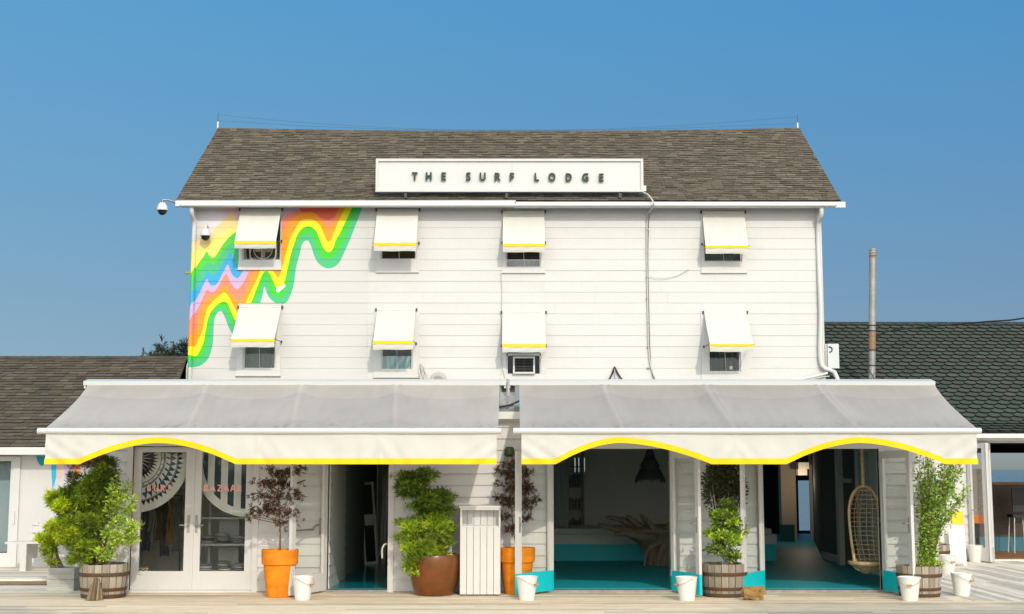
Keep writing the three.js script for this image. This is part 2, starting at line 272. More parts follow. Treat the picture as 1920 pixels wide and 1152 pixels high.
  // faint wear of brush and weather
  const r = mulberry(31); for (let i = 0; i < 2600; i++) { g.fillStyle = `rgba(255,255,255,${R(.02, .07, r)})`; g.fillRect(r() * cv.width, r() * cv.height, R(4, 60, r), R(1, 3, r)); }
  M.mural = std(C(.93, .93, .93), .6, { map: canvasTex(cv), bumpMap: tPaintB, bumpScale: .001 });
  M.muralPipe = M.mural;
}

// ───────────────────────── the lodge: one building ─────────────────────────
const lodge = thing('lodge_building', 'large white clapboard lodge with brown shingle roof, rainbow mural and low front extension', 'building');
const rc = mulberry(21);
const wx = px => P(px, 1050, 0).x;                          // photo column -> x on the front wall
const DOORTOP = 2.1, FRONT0 = wx(160), FRONT1 = wx(1760), GUT = P(950, 772, .1).y;
const holesF = [[wx(243), wx(472), 0, 2.14], [wx(613), wx(727), 0, 2.2], [wx(1038), wx(1258), 0, DOORTOP], [wx(1433), wx(1654), 0, DOORTOP]];
{
  const b = mk(); wallHoles(b, FRONT0, FRONT1, 0, GUT, -.14, -.004, holesF);
  b.box(FRONT0, FRONT0 + .12, 0, GUT, ZU, -.14); b.box(FRONT1 - .12, FRONT1, 0, GUT, -6.69, -.14); b.build('wall', M.trim, lodge);
  const pad = .085, hp = holesF.map(h => [h[0] - pad, h[1] + pad, h[2], h[3] + pad]);
  clapboards(lodge, FRONT0 + .1, FRONT1 - .1, .015, GUT - .03, .172, 0, hp, null, rc, .027);
  for (const h of hp) { const t = mk(), zf = .028; t.box(h[0], h[0] + pad, .0, h[3], -.1, zf); t.box(h[1] - pad, h[1], .0, h[3], -.1, zf); t.box(h[0] + pad, h[1] - pad, h[3] - pad, h[3], -.1, zf - .002); t.build('door_frame', M.trim, lodge); }
  for (const x of [FRONT0, FRONT1 - .1]) box('corner_board', M.trim, lodge, x, x + .1, 0, GUT - .03, -.05, .032);
  for (const h of holesF.slice(1)) mk().box(h[0] + .001, h[1] - .001, -.02, .035, -.14, .06).build('threshold', M.metalGrey, lodge);
  // low front roof behind the awnings, its gutter and fascia
  const rb = P(960, 716, ZU + .02).y;
  mk().hexa([V3(FRONT0 - .1, GUT, .12), V3(FRONT1 + .1, GUT, .12), V3(FRONT1 + .1, rb - .04, ZU), V3(FRONT0 - .1, rb - .04, ZU), V3(FRONT0 - .1, GUT + .035, .12), V3(FRONT1 + .1, GUT + .035, .12), V3(FRONT1 + .1, rb, ZU), V3(FRONT0 - .1, rb, ZU)]).build('roof', M.lowRoof, lodge);
  mk().box(FRONT0 - .1, FRONT1 + .1, GUT - .15, GUT - .002, .035, .075).build('fascia', M.trim, lodge);
  const gpro = new THREE.Shape(); gpro.moveTo(0, .05); gpro.lineTo(0, -.06); gpro.quadraticCurveTo(.1, -.07, .11, .05); gpro.lineTo(.1, .05); gpro.quadraticCurveTo(.09, -.055, .01, -.05); gpro.lineTo(.01, .05);
  const gg = new THREE.ExtrudeGeometry(gpro, { depth: FRONT1 - FRONT0 + .2, bevelEnabled: false }); gg.rotateY(Math.PI / 2);
  const gm = gg.clone(); gm.scale(1, 1, -1); // profile depth outwards
  mk().add(gg, T4(FRONT0 - .1, GUT - .055, .19)).build('gutter', M.metalWhite, lodge);
}
// upper block
const LOW = [], winSpec = [
  { t: [447, 529, 394, 505], g: [456, 524, 487], kind: 'fan' }, { t: [706, 785, 395, 510], g: [716, 778, 485], kind: 'dark' }, { t: [942, 1021, 397, 511], g: [951, 1012, 500], kind: 'curtain' }, { t: [1315.5, 1397, 398, 511], g: [1322, 1389, 490], kind: 'dark2' },
  { t: [443, 528, 577, 704], g: [457.5, 514, 690], kind: 'grey' }, { t: [701, 786, 580, 707], g: [716.5, 771, 692], kind: 'blue' }, { t: [940, 1024, 586, 710], g: [952, 1012, 700], kind: 'ac' }, { t: [1316, 1404, 583, 711], g: [1331.5, 1387, 696], kind: 'bottle' }];
for (const w of winSpec) {
  const a = P(w.t[0], w.t[3], ZU), b = P(w.t[1], w.t[2], ZU), gl = P(w.g[0], w.g[2], ZU), gr = P(w.g[1], w.g[2], ZU);
  w.T = [a.x, b.x, a.y, b.y]; w.Gs = [gl.x, gr.x, gl.y, b.y - .12];
}
{
  const hT = winSpec.map(w => w.T), hG = winSpec.map(w => [w.Gs[0] - .03, w.Gs[1] + .03, w.Gs[2] - .03, w.Gs[3] + .03]);
  const b = mk(); wallHoles(b, wallX0, wallX1, wallBase, wallTop + .3, ZU - .14, ZU - .004, hG);
  const ZB = ZU - 8.6;
  b.box(wallX0, wallX0 + .14, wallBase - 3.5, wallTop + .3, ZB, ZU - .14); b.box(wallX1 - .14, wallX1, 2.5, wallTop + .3, ZB, ZU - .14);
  b.box(wallX0 + .14, wallX1 - .14, 2.6, wallTop + .3, ZB - .14, ZB); b.box(wallX0 + .14, wallX1 - .14, 3.2, 3.3, ZB, ZU - .14); b.build('wall', M.shadeWall, lodge);
  const exp = P(960, 470, ZU).y - P(960, 490.15, ZU).y; let yb = P(960, 691, ZU).y; yb -= exp * Math.ceil((yb - wallBase) / exp);
  const SPL = P(690, 560, ZU).x;
  clapboards(lodge, wallX0 + .07, wallX1 - .07, yb, wallTop + .12, exp, ZU, hT, SPL, rc);
  { const c = mk(); c.uvf = muralUV; c.box(wallX0 - .03, wallX0 + .07, P(360, 691, ZU).y, wallTop + .1, ZU - .05, ZU + .03); c.build('corner_board', M.mural, lodge); }
  box('corner_board', M.trim, lodge, wallX0 - .03, wallX0 + .07, wallBase, P(360, 691, ZU).y - .001, ZU - .05, ZU + .03);
  box('corner_board', M.trim, lodge, wallX1 - .07, wallX1 + .03, wallBase, wallTop + .1, ZU - .05, ZU + .03);
  for (const s of [-1, 1]) { const x = s < 0 ? wallX0 : wallX1; for (let y = yb; y < wallTop; y += exp) { const q = mk(); const o = .022 * s; q.hexa([V3(x, y, ZU - .05), V3(x + o, y, ZU - .05), V3(x + o, y, ZU - 8.6), V3(x, y, ZU - 8.6), V3(x, y + exp, ZU - .05), V3(x + o * .3, y + exp, ZU - .05), V3(x + o * .3, y + exp, ZU - 8.6), V3(x, y + exp, ZU - 8.6)]); if (s < 0) q.uvf = p => { const u = muralUV(p); return [.02, u[1]]; }; q.build('plank', s < 0 && y > P(360, 691, ZU).y - .05 ? M.mural : M.paint, lodge); } }
}
// windows: frame + sash + pane, set into the wall
const winBack = { grey: std(C(.10, .13, .13), .9), blue: std(C(.33, .47, .50), .9), curtain: std(C(.34, .33, .33), .9), dark: M.dark, dark2: std(C(.07, .08, .075), .8), fan: std(C(.10, .07, .05), .9), ac: M.dark, bottle: std(C(.01, .05, .06), .6) };
for (const w of winSpec) {
  const win = grp('window', lodge), [x0, x1, y0, y1] = w.T, [g0, g1, gy0, gy1] = w.Gs, s = .028;
  const fr = mk(), z1 = ZU + .03;
  fr.box(x0, g0 - s, y0 + .10, y1, ZU - .1, z1); fr.box(g1 + s, x1, y0 + .10, y1, ZU - .1, z1); fr.box(g0 - s, g1 + s, gy1 + s, y1, ZU - .1, z1 - .002);
  fr.box(g0 - s, g1 + s, y0 + .10, gy0 - s, ZU - .1, z1 - .004); fr.box(x0 - .01, x1 + .01, y0, y0 + .098, ZU - .02, z1 + .004); fr.build('frame', M.trim, win);
  mk().box(x0 - .015, x1 + .015, y0 - .022, y0 - .002, ZU - .02, z1 + .022).build('sill', M.trim, win);
  const sa = mk(), za = ZU - .045, zb = ZU - .012; sa.box(g0 - s, g0, gy0 - s, gy1 + s, za, zb); sa.box(g1, g1 + s, gy0 - s, gy1 + s, za, zb); sa.box(g0, g1, gy0 - s, gy0, za, zb); sa.box(g0, g1, gy1, gy1 + s, za, zb);
  if (w.kind !== 'ac') sa.build('sash', M.metalWhite, win);
  const lowPane = w.kind === 'ac' ? P(960, 667, ZU).y : gy0;
  if (w.kind === 'ac') { mk().box(g0 - s, g1 + s, lowPane, lowPane + .045, za, zb).box(g0 - s, g0, gy0 - s, gy1, za, zb).box(g1, g1 + s, gy0 - s, gy1, za, zb).build('sash', M.metalWhite, win); }
  mk().quad(V3(g0, lowPane, ZU - .03), V3(g1, lowPane, ZU - .03), V3(g1, gy1, ZU - .03), V3(g0, gy1, ZU - .03)).build('pane', M.glass, win);
  if (['grey', 'blue', 'curtain', 'dark2', 'fan', 'bottle'].includes(w.kind)) {      // blind or curtain hanging inside; grey one stands in for a glass reflection
    const c = mk(), n = 22, top = w.kind === 'blue' ? P(744, 667, ZU).y : w.kind === 'curtain' ? P(744, 486, ZU).y : gy1, z = ZU - (w.kind === 'bottle' || w.kind === 'fan' ? .6 : .16);
    for (let i = 0; i < n; i++) { const a = g0 - .05 + (g1 - g0 + .1) * i / n, e = g0 - .05 + (g1 - g0 + .1) * (i + 1) / n, k = .012, f = q => k * Math.sin(q * 60); c.quad(V3(a, gy0 - .05, z + f(a)), V3(e, gy0 - .05, z + f(e)), V3(e, top, z + f(e)), V3(a, top, z + f(a))); }
    c.build('curtain', winBack[w.kind], win);
  }
  const cord = mk(); const cx = (g0 + g1) / 2; cord.tube([V3(cx - .02, gy1 - .3, ZU + .05), V3(cx + .015, gy0 + .1, ZU + .042), V3(cx + .03, y0 + .07, ZU + .04)], .0045, 4); cord.build('pull_cord', M.cream, win);
}
// ── main roof
const EZ = ZU + .32, eaveY = P(960, 377, EZ).y;
let RZ = -13.2; for (let i = 0; i < 60; i++) { const w = P(408, 241, RZ).x, e = P(329, 375, EZ).x; RZ += (w > e ? -.05 : .05); }
const ridgeY = P(408, 241, RZ).y, RX0 = P(329, 375, EZ).x, RX1 = P(1577, 375, EZ).x;
const sag = (x, t) => -t * .085 * (1 - Math.pow((x - .0) / 7.4, 2));
const roofPt = (x, t, n = 0) => { const L = Math.hypot(ridgeY - eaveY, RZ - EZ), ny = (EZ - RZ) / L, nz = (ridgeY - eaveY) / L; return V3(x, eaveY + (ridgeY - eaveY) * t + sag(x, t) + n * ny, EZ + (RZ - EZ) * t + n * nz); };
function shingleRoof(roof, pt, x0, x1f, rows, wMin, wMax, tones, r, nSingle, thick = .022) {
  const rest = mk(), all = [];
  for (let k = 0; k < rows; k++) {
    const t0 = k / rows, t1 = Math.min(1, (k + 1.55) / rows), x1 = typeof x1f === 'function' ? x1f(t0) : x1f; let x = x0 - R(0, wMax, r);
    while (x < x1) {
      const w = R(wMin, wMax, r), a = Math.max(x0, x), e = Math.min(x1, x + w); x += w; if (e - a < .03) continue;
      const th = thick * R(.75, 1.5, r), lo = t0 + R(-.06, .06, r) / rows, base = tones[Math.floor(r() * tones.length)], k2 = R(.82, 1.18, r), g = .003;
      all.push({ a: a + g, e: e - g, lo, t1, th, c: base.map(q => q * k2), k });
    }
  }
  all.forEach((s, i) => {
    const b = i < nSingle ? mk() : rest; b.color(s.c); b.uo = [r() * 5, r() * 5];
    const lo0 = pt(s.a, s.lo, .002), lo1 = pt(s.e, s.lo, .002), hi0 = pt(s.a, s.lo, .002 + s.th), hi1 = pt(s.e, s.lo, .002 + s.th), up0 = pt(s.a, s.t1, .003), up1 = pt(s.e, s.t1, .003);
    b.quad(hi0, hi1, up1, up0); b.color(s.c.map(q => q * .22)); b.quad(lo0, lo1, hi1, hi0); b.tri(lo0, hi0, up0); b.tri(lo1, up1, hi1);                 // cut edges coloured dark as the shade line under each course
    if (i < nSingle) b.build('shingle', M.shingle, roof);
  });
  const m = rest.build('shingles', M.shingle, roof); m.userData.kind = 'stuff';
}
const brownTones = [[.158, .120, .077], [.142, .107, .067], [.178, .137, .089], [.165, .125, .080], [.122, .093, .060], [.198, .156, .105]];
{
  const b = mk(), n = 24; for (let i = 0; i < n; i++) { const a = RX0 + (RX1 - RX0) * i / n, e = RX0 + (RX1 - RX0) * (i + 1) / n; b.hexa([roofPt(a, 0, -.1), roofPt(e, 0, -.1), roofPt(e, 1, -.1), roofPt(a, 1, -.1), roofPt(a, 0), roofPt(e, 0), roofPt(e, 1), roofPt(a, 1)]);
    const back = (x, q, d) => { const p = roofPt(x, q, d); p.z = 2 * RZ - p.z; return p; };
    b.hexa([back(e, 0, -.1), back(a, 0, -.1), back(a, 1, -.1), back(e, 1, -.1), back(e, 0), back(a, 0), back(a, 1), back(e, 1)]); }
  // gables
  for (const x of [wallX0 + .02, wallX1 - .02]) { const y = wallTop + .2, q = [V3(x, y, ZU), V3(x, ridgeY - .25, RZ), V3(x, y, 2 * RZ - ZU)]; b.tri(q[0], q[1], q[2]); }
  const roof = b.build('roof', M.felt, lodge);
  shingleRoof(roof, roofPt, RX0, RX1, 38, .13, .27, brownTones, mulberry(41), 300, .018);
  const cap = mk(), rr = mulberry(42); for (let x = RX0; x < RX1 - .01; x += .16) { const e = Math.min(RX1, x + .2), c = brownTones[Math.floor(rr() * 6)].map(q => q * .8); cap.color(c); const A = roofPt(x, .965, .016), B2 = roofPt(e, .965, .012), C1 = roofPt(e, 1, .022), D1 = roofPt(x, 1, .028); cap.quad(A, B2, C1, D1); const A2 = A.clone(), E2 = B2.clone(); A2.z = 2 * RZ - A.z; E2.z = 2 * RZ - B2.z; cap.quad(D1, C1, E2, A2); }
  cap.build('ridge_cap', M.shingle, roof);
  // fascia, soffit, gutter in two runs
  mk().box(RX0 + .06, RX1 - .06, wallTop + .03, wallTop + .13, EZ - .12, EZ - .03).build('fascia', M.trim, lodge);
  mk().add(new THREE.CapsuleGeometry(.034, RX1 - RX0 - .3, 4, 12), T4((RX0 + RX1) / 2, wallTop + .015, EZ + .085, 0, 0, Math.PI / 2)).box(RX0 + .1, RX1 - .1, wallTop + .004, wallTop + .029, EZ - .12, EZ + .08).build('moulding', M.trim, lodge);
  mk().box(RX0 + .1, RX1 - .1, wallTop + .105, wallTop + .125, ZU - .12, EZ - .125).build('soffit', M.trim, lodge);
  const gy = P(960, 376, EZ + .06).y, gsh = new THREE.Shape(); gsh.moveTo(0, 0); gsh.lineTo(0, -.125); gsh.lineTo(.06, -.125); gsh.quadraticCurveTo(.075, -.06, .11, -.035); gsh.lineTo(.115, 0); gsh.lineTo(.10, 0); gsh.lineTo(.095, -.03); gsh.lineTo(.01, -.11); gsh.lineTo(.01, 0);
  for (const [a, c, dy] of [[330, 967, 0], [965, 1584, -.03]]) { const xa = P(a, 376, EZ).x, xc = P(c, 376, EZ).x; const g = new THREE.ExtrudeGeometry(gsh, { depth: xc - xa, bevelEnabled: false }); g.rotateY(Math.PI / 2); g.applyMatrix4(T4(xa, gy + dy, EZ + .065)); const mm = mk().add(g); for (let x = xa + .35; x < xc; x += R(.9, 1.2, rc)) mm.cbox(x, gy + dy - .012, EZ + .005, .012, .016, .13); mm.build('gutter', M.metalWhite, lodge); }
  for (const x of [RX0, RX1 - .05]) { const q = [0, 1].map(t => roofPt(x, t, -.1)), z = [0, 1].map(t => roofPt(x, t, -.002)); const h = mk(); const w = .05; h.hexa([q[0], q[0].clone().add(V3(w, 0, 0)), q[1].clone().add(V3(w, 0, 0)), q[1], z[0], z[0].clone().add(V3(w, 0, 0)), z[1].clone().add(V3(w, 0, 0)), z[1]].map(p => p.add(V3(x === RX0 ? -.004 : .004, -.06, 0)))); h.build('bargeboard', M.trim, lodge); }
}
// downpipes
{
  const X = wallX0 + .02, b = mk(); b.uvf = muralUV; b.tube([V3(X, eaveY - .06, EZ), V3(X, eaveY - .25, EZ - .02), V3(X + .01, eaveY - .42, ZU + .1), V3(X + .01, eaveY - .7, ZU + .09), V3(X, P(360, 691, ZU).y, ZU + .09)], .048, 10, 30); b.build('downpipe', M.mural, lodge);
  mk().tube([V3(X, P(360, 691, ZU).y, ZU + .09), V3(X, 3.6, ZU + .09)], .05, 10).build('downpipe', M.metalWhite, lodge);
  const X2 = P(1537, 500, ZU).x - .02; mk().tube([V3(X2 + .02, eaveY - .06, EZ), V3(X2 + .02, eaveY - .3, EZ - .02), V3(X2, eaveY - .45, ZU + .1), V3(X2, 5.2, ZU + .09), V3(X2, P(1538, 688, ZU).y, ZU + .09), V3(X2 + .1, P(1538, 694, ZU).y, ZU + .12), V3(X2 + .22, P(1538, 698, ZU).y, ZU + .16), V3(X2 + .30, P(1538, 716, ZU).y, ZU + .2)], .05, 10, 40).build('downpipe', M.metalWhite, lodge);
}

// ───────────────────────── interiors ─────────────────────────
const FL = .04;
function room(x0, x1, zb, ceil, floorMat, wallMat, skip = {}) {
  struct(box('interior_floor', floorMat, scene, x0, x1, -.05, FL, zb, -.142));
  const w = mk(); if (!skip.left) w.box(x0 - .06, x0, FL, ceil, zb, -.142); if (!skip.right) w.box(x1, x1 + .06, FL, ceil, zb, -.142); if (!skip.back) w.box(x0, x1, FL, ceil, zb - .06, zb);
  struct(w.build('interior_wall', wallMat)); struct(box('ceiling', M.dark2, scene, x0 - .05, x1 + .05, ceil, ceil + .05, zb - .05, -.142));
}
const shopX0 = FRONT0 + .13, hallL = wx(610), hallR = wx(733), loungeL = wx(1010), loungeR = FRONT1 - .13, WINGR = 8.4;
room(shopX0, hallL - .15, -2.6, 2.5, M.warmWood, M.dark2);
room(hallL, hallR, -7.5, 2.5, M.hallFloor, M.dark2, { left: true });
// lounge: wide room with a raised seat along the back and a passage to the rear door
struct(box('interior_floor', M.tealFloor, scene, loungeL, loungeR, -.05, FL, -6.9, -.142));
struct(box('interior_floor', M.tealFloor, scene, loungeL, WINGR, -.05, FL, -17.2, -6.901));
struct(box('ceiling', M.dark2, scene, loungeL - .05, loungeR + .05, 2.45, 2.5, -7.1, -.142));
struct(box('ceiling', M.dark2, scene, loungeL - .05, WINGR + .05, 2.4, 2.45, -17.3, -7.101));
struct(mk().box(loungeL - .06, loungeL, FL, 2.45, -7.1, -.142).box(loungeL - .06, loungeL, FL, 2.4, -17.2, -7.1).box(WINGR, WINGR + .06, FL, 2.4, -17.2, -6.9).build('interior_wall', M.dark2));
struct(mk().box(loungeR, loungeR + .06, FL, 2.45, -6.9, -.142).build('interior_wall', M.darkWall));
const platZ = G(1100, 1052, FL).z, platX1 = P(1456, 1030, platZ).x, platTop = P(1100, 1003, platZ).y, platMid = P(1100, 1021, platZ).y;
{ const b = mk(), zw = platZ - 2.2, sl = [[1077.3, 1079.6], [1084.4, 1086.6], [1092.2, 1097.2]].map(([a, c]) => [P(a, 870, zw).x, P(c, 870, zw).x, P(1085, 886, zw).y, P(1085, 859, zw).y]); wallHoles(b, loungeL, platX1 + .05, platTop, 2.45, platZ - 2.3, zw, sl); struct(b.build('interior_wall', M.dark2)); }
struct(mk().box(platX1, platX1 + .05, platTop + .002, 2.45, platZ - 2.2, platZ - 1.6).build('interior_wall', M.dark2));
{
  const t = thing('banquette', 'long built-in seat with white edge and teal base inside the lounge', 'bench seat', [0, 0, 0]);
  box('base', M.tealDeep, t, loungeL + .01, platX1, FL, platMid, platZ - 2.19, platZ);
  box('edge', M.trim, t, loungeL + .01, platX1 + .01, platMid + .001, platTop, platZ - 2.19, platZ + .02);
  box('cushion', M.dark2, t, loungeL + .05, platX1 - .04, platTop + .001, platTop + .1, platZ - 2.1, platZ - .25);
}
{ // panelled screen and bookshelf at the back of the lounge
  const t = thing('panel_screen', 'grey vertical board screen beside the bookshelf in the lounge', 'screen', [0, 0, 0]);
  const a = P(1038, 995, platZ - .6), b = P(1066, 850, platZ - .6); const n = 4, w = (b.x - a.x + .05) / n;
  for (let i = 0; i < n; i++) box('plank', M.darkPanel, t, a.x - .05 + i * w + .006, a.x - .05 + (i + 1) * w - .006, platTop + .11, 2.4, platZ - .64, platZ - .6 - .006 * (i % 2));
  const s = thing('bookshelf', 'dark bookshelf with thin pale shelves in the lounge', 'bookshelf', [0, 0, 0]);
  const z = platZ - 1.9, c = P(1067, 990, z), d = P(1095, 850, z);
  for (const py of [876, 914, 956, 996]) { const y = P(1080, py, z).y; box('shelf', M.darkPanel, s, c.x, d.x - .031, y - .012, y + .012, z - .25, z + .02); }
  mk().box(d.x - .03, d.x, platTop + .11, 2.4, z - .25, z + .02).box(c.x - .03, c.x, platTop + .11, 2.4, z - .25, z + .02).build('side', M.darkPanel, s);
  const r = mulberry(8), bk = mk(); for (let x = c.x + .02; x < d.x - .05; x += R(.03, .06, r)) for (const py of [914, 956, 996]) { const y = P(1080, py, z).y + .014; bk.box(x, x + .024, y, y + R(.18, .28, r), z - .2, z - .02); } bk.build('books', std(C(.22, .21, .19), .9), s).userData.kind = 'stuff';
}
{ // passage: column, rear glazed door and side partitions
  const z = -13.4, c0 = P(1467, 1008, z), c1 = P(1495, 1008, z);
  struct(box('column', std(C(.60, .52, .44), .8, { map: tPaint }), scene, c0.x, c1.x, FL, 2.4, z - .3, z));
  const cab = P(1467, 985, z + .4), cb2 = P(1490, 985, z + .4);
  const t = thing('low_cabinet', 'low dark teal cabinet standing against the pale lounge column', 'cabinet'); box('body', std(C(.01, .09, .10), .5), t, cab.x, cb2.x, FL, cab.y - .03, z + .05, z + .4); box('top', std(C(.012, .11, .12), .5), t, cab.x - .01, cb2.x + .01, cab.y - .03, cab.y, z + .04, z + .41);
  const zb = -17.1, o0 = P(1496, 1000, zb), o1 = P(1523, 905, zb);
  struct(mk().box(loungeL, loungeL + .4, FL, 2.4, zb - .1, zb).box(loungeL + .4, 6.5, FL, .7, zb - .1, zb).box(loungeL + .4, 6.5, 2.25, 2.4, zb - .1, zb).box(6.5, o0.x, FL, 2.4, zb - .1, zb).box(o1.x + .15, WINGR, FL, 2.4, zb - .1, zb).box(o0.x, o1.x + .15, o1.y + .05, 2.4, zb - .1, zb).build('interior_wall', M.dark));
  const d = thing('rear_glass_door', 'glazed rear door of the lounge looking out over the water', 'door');
  mk().box(o0.x, o0.x + .05, FL, o1.y + .05, zb - .06, zb - .02).box(o1.x + .1, o1.x + .15, FL, o1.y + .05, zb - .06, zb - .02).box(o0.x + .05, o1.x + .1, FL, FL + .08, zb - .06, zb - .02).build('frame', M.barWood, d);
  mk().quad(V3(o0.x + .05, FL + .08, zb - .04), V3(o1.x + .1, FL + .08, zb - .04), V3(o1.x + .1, o1.y + .05, zb - .04), V3(o0.x + .05, o1.y + .05, zb - .04)).build('pane', M.glass, d);
  const rw = thing('added_rear_window', 'unseen rear window added to let sky light into the lounge', 'window'); const ra = loungeL + .4, rb2 = 6.5; mk().box(ra, rb2, .701, .76, zb - .08, zb - .02).box(ra, rb2, 2.19, 2.249, zb - .08, zb - .02).build('frame', M.trim, rw); for (let i = 0; i <= 4; i++) { const x = ra + (rb2 - ra - .06) * i / 4; box('mullion', M.trim, rw, x, x + .06, .761, 2.189, zb - .07, zb - .03); } mk().quad(V3(ra, .76, zb - .05), V3(rb2, .76, zb - .05), V3(rb2, 2.19, zb - .05), V3(ra, 2.19, zb - .05)).build('pane', M.glass, rw);  // unseen window added so daylight reaches the passage from behind
  const lp = P(1505, 880, -12.7), l = thing('added_glow_box', 'pale wall box with an added glow above the rear lounge door', 'lamp', [lp.x, lp.y, -12.7]); box('body', M.cream, l, -.13, .13, 0, .16, -.15, .15);
  mk().box(-.13, .09, -.15, -.003, -.13, .10).build('lamp_shade', std(C(.5, .45, .38), .8, { emissive: C(1, .82, .6), emissiveIntensity: .25 }), l);  // block under the box made to glow, an added light source
  const gl = new THREE.PointLight(new THREE.Color(1, .80, .58), 1.0); gl.position.set(-.10, -.30, .45); gl.castShadow = true; l.add(gl);  // added warm point light that brightens the column
  const part = thing('glazed_partition', 'dark glazed partition with white posts along the lounge passage', 'partition');
  const p0 = P(1526, 1000, -13.6), p1 = P(1541, 1000, -7.0), pa = (z, x, w, h0, h1) => V3(x, h0, z);
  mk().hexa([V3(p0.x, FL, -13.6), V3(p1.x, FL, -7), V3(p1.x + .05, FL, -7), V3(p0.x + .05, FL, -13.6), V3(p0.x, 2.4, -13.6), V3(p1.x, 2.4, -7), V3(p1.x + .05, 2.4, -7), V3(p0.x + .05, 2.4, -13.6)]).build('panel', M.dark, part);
  box('post', M.trim, part, p0.x - .07, p0.x - .002, FL, 2.4, -13.66, -13.6);
  // panelling, post and glazed door along the lounge's outer side
  const X = loungeR; box('post', M.trim, part, X - .10, X - .002, FL, 2.44, -5.25, -5.05); box('skirting', M.shadeWall, part, X - .03, X - .002, FL, FL + .14, -6.85, -5.26); box('rail', M.shadeWall, part, X - .035, X - .002, 1.55, 1.63, -5.04, -4.4);
  const dd = thing('inner_door', 'white framed glass door behind the hanging rattan chair', 'door');
  mk().box(X - .06, X - .002, FL, 2.25, -3.0, -2.35).box(X - .06, X - .002, FL, 2.25, -3.95, -3.85).box(X - .06, X - .002, FL, FL + .25, -3.85, -3.0).box(X - .06, X - .002, 2.1, 2.25, -3.85, -3.0).build('frame', M.trim, dd); box('pane', std(C(.42, .50, .55), .25), dd, X - .03, X - .003, FL + .25, 2.1, -3.85, -3.0);
}
// hall: boarded side wall, pole, stacked folding door frames
{
  const z0 = -.14, z1 = -2.0, x = hallL + .04;
  struct(mk().box(hallL - .06, hallL - .001, FL, 2.5, -7.5, -.142).build('interior_wall', M.darkPanel));
  const w = thing('boarded_partition', 'grey clapboard side wall just inside the narrow hallway', 'wall'); box('backing', M.darkPanel, w, hallL, x - .014, FL, 2.45, z1, z0);
  for (let y = FL; y < 2.35; y += .172) { const b = mk(); b.hexa([V3(x - .013, y, z0), V3(x + .008, y, z0), V3(x + .008, y, z1), V3(x - .013, y, z1), V3(x - .013, y + .17, z0), V3(x - .007, y + .17, z0), V3(x - .007, y + .17, z1), V3(x - .013, y + .17, z1)]); b.build('plank', M.shadeWall, w); }
  const pz = -4.5, q = P(665, 1057, pz); const pole = thing('hall_post', 'slim white post standing in the dark hallway', 'post', [q.x, FL, pz]); box('shaft', M.trim, pole, -.045, .045, .02, 2.45, -.045, .045); box('foot', M.trim, pole, -.06, .06, 0, .02, -.06, .06);
  [[697, 1047, -5.2, .075], [717, 1042, -5.8, -.03]].forEach(([px, py, z, lean], i) => {
    const p = P(px, py, z), t = thing('folded_door_frame', i ? 'narrow aluminium frame standing behind the leaning one in the hallway' : 'leaning pale aluminium frame with a central lock box in the hallway', 'frame', [p.x, FL, z]); const hgt = i ? 1.62 : 1.52, wd = i ? .10 : .26;
    const m = T4(0, 0, 0, 0, 0, lean); const f = mk(); f.box(-wd / 2, -wd / 2 + .035, 0, hgt, -.02, .02, m); f.box(wd / 2 - .045, wd / 2, 0, hgt, -.02, .02, m); f.build('stile', M.metalWhite, t); mk().box(-wd / 2 + .036, wd / 2 - .046, 0, .05, -.018, .018, m).box(-wd / 2 + .036, wd / 2 - .046, hgt - .05, hgt, -.018, .018, m).build('rail', M.metalGrey, t);
    if (!i) mk().box(-.08, .08, .72, .92, -.016, .03, m).build('lock_box', M.metalWhite, t);
  });
}
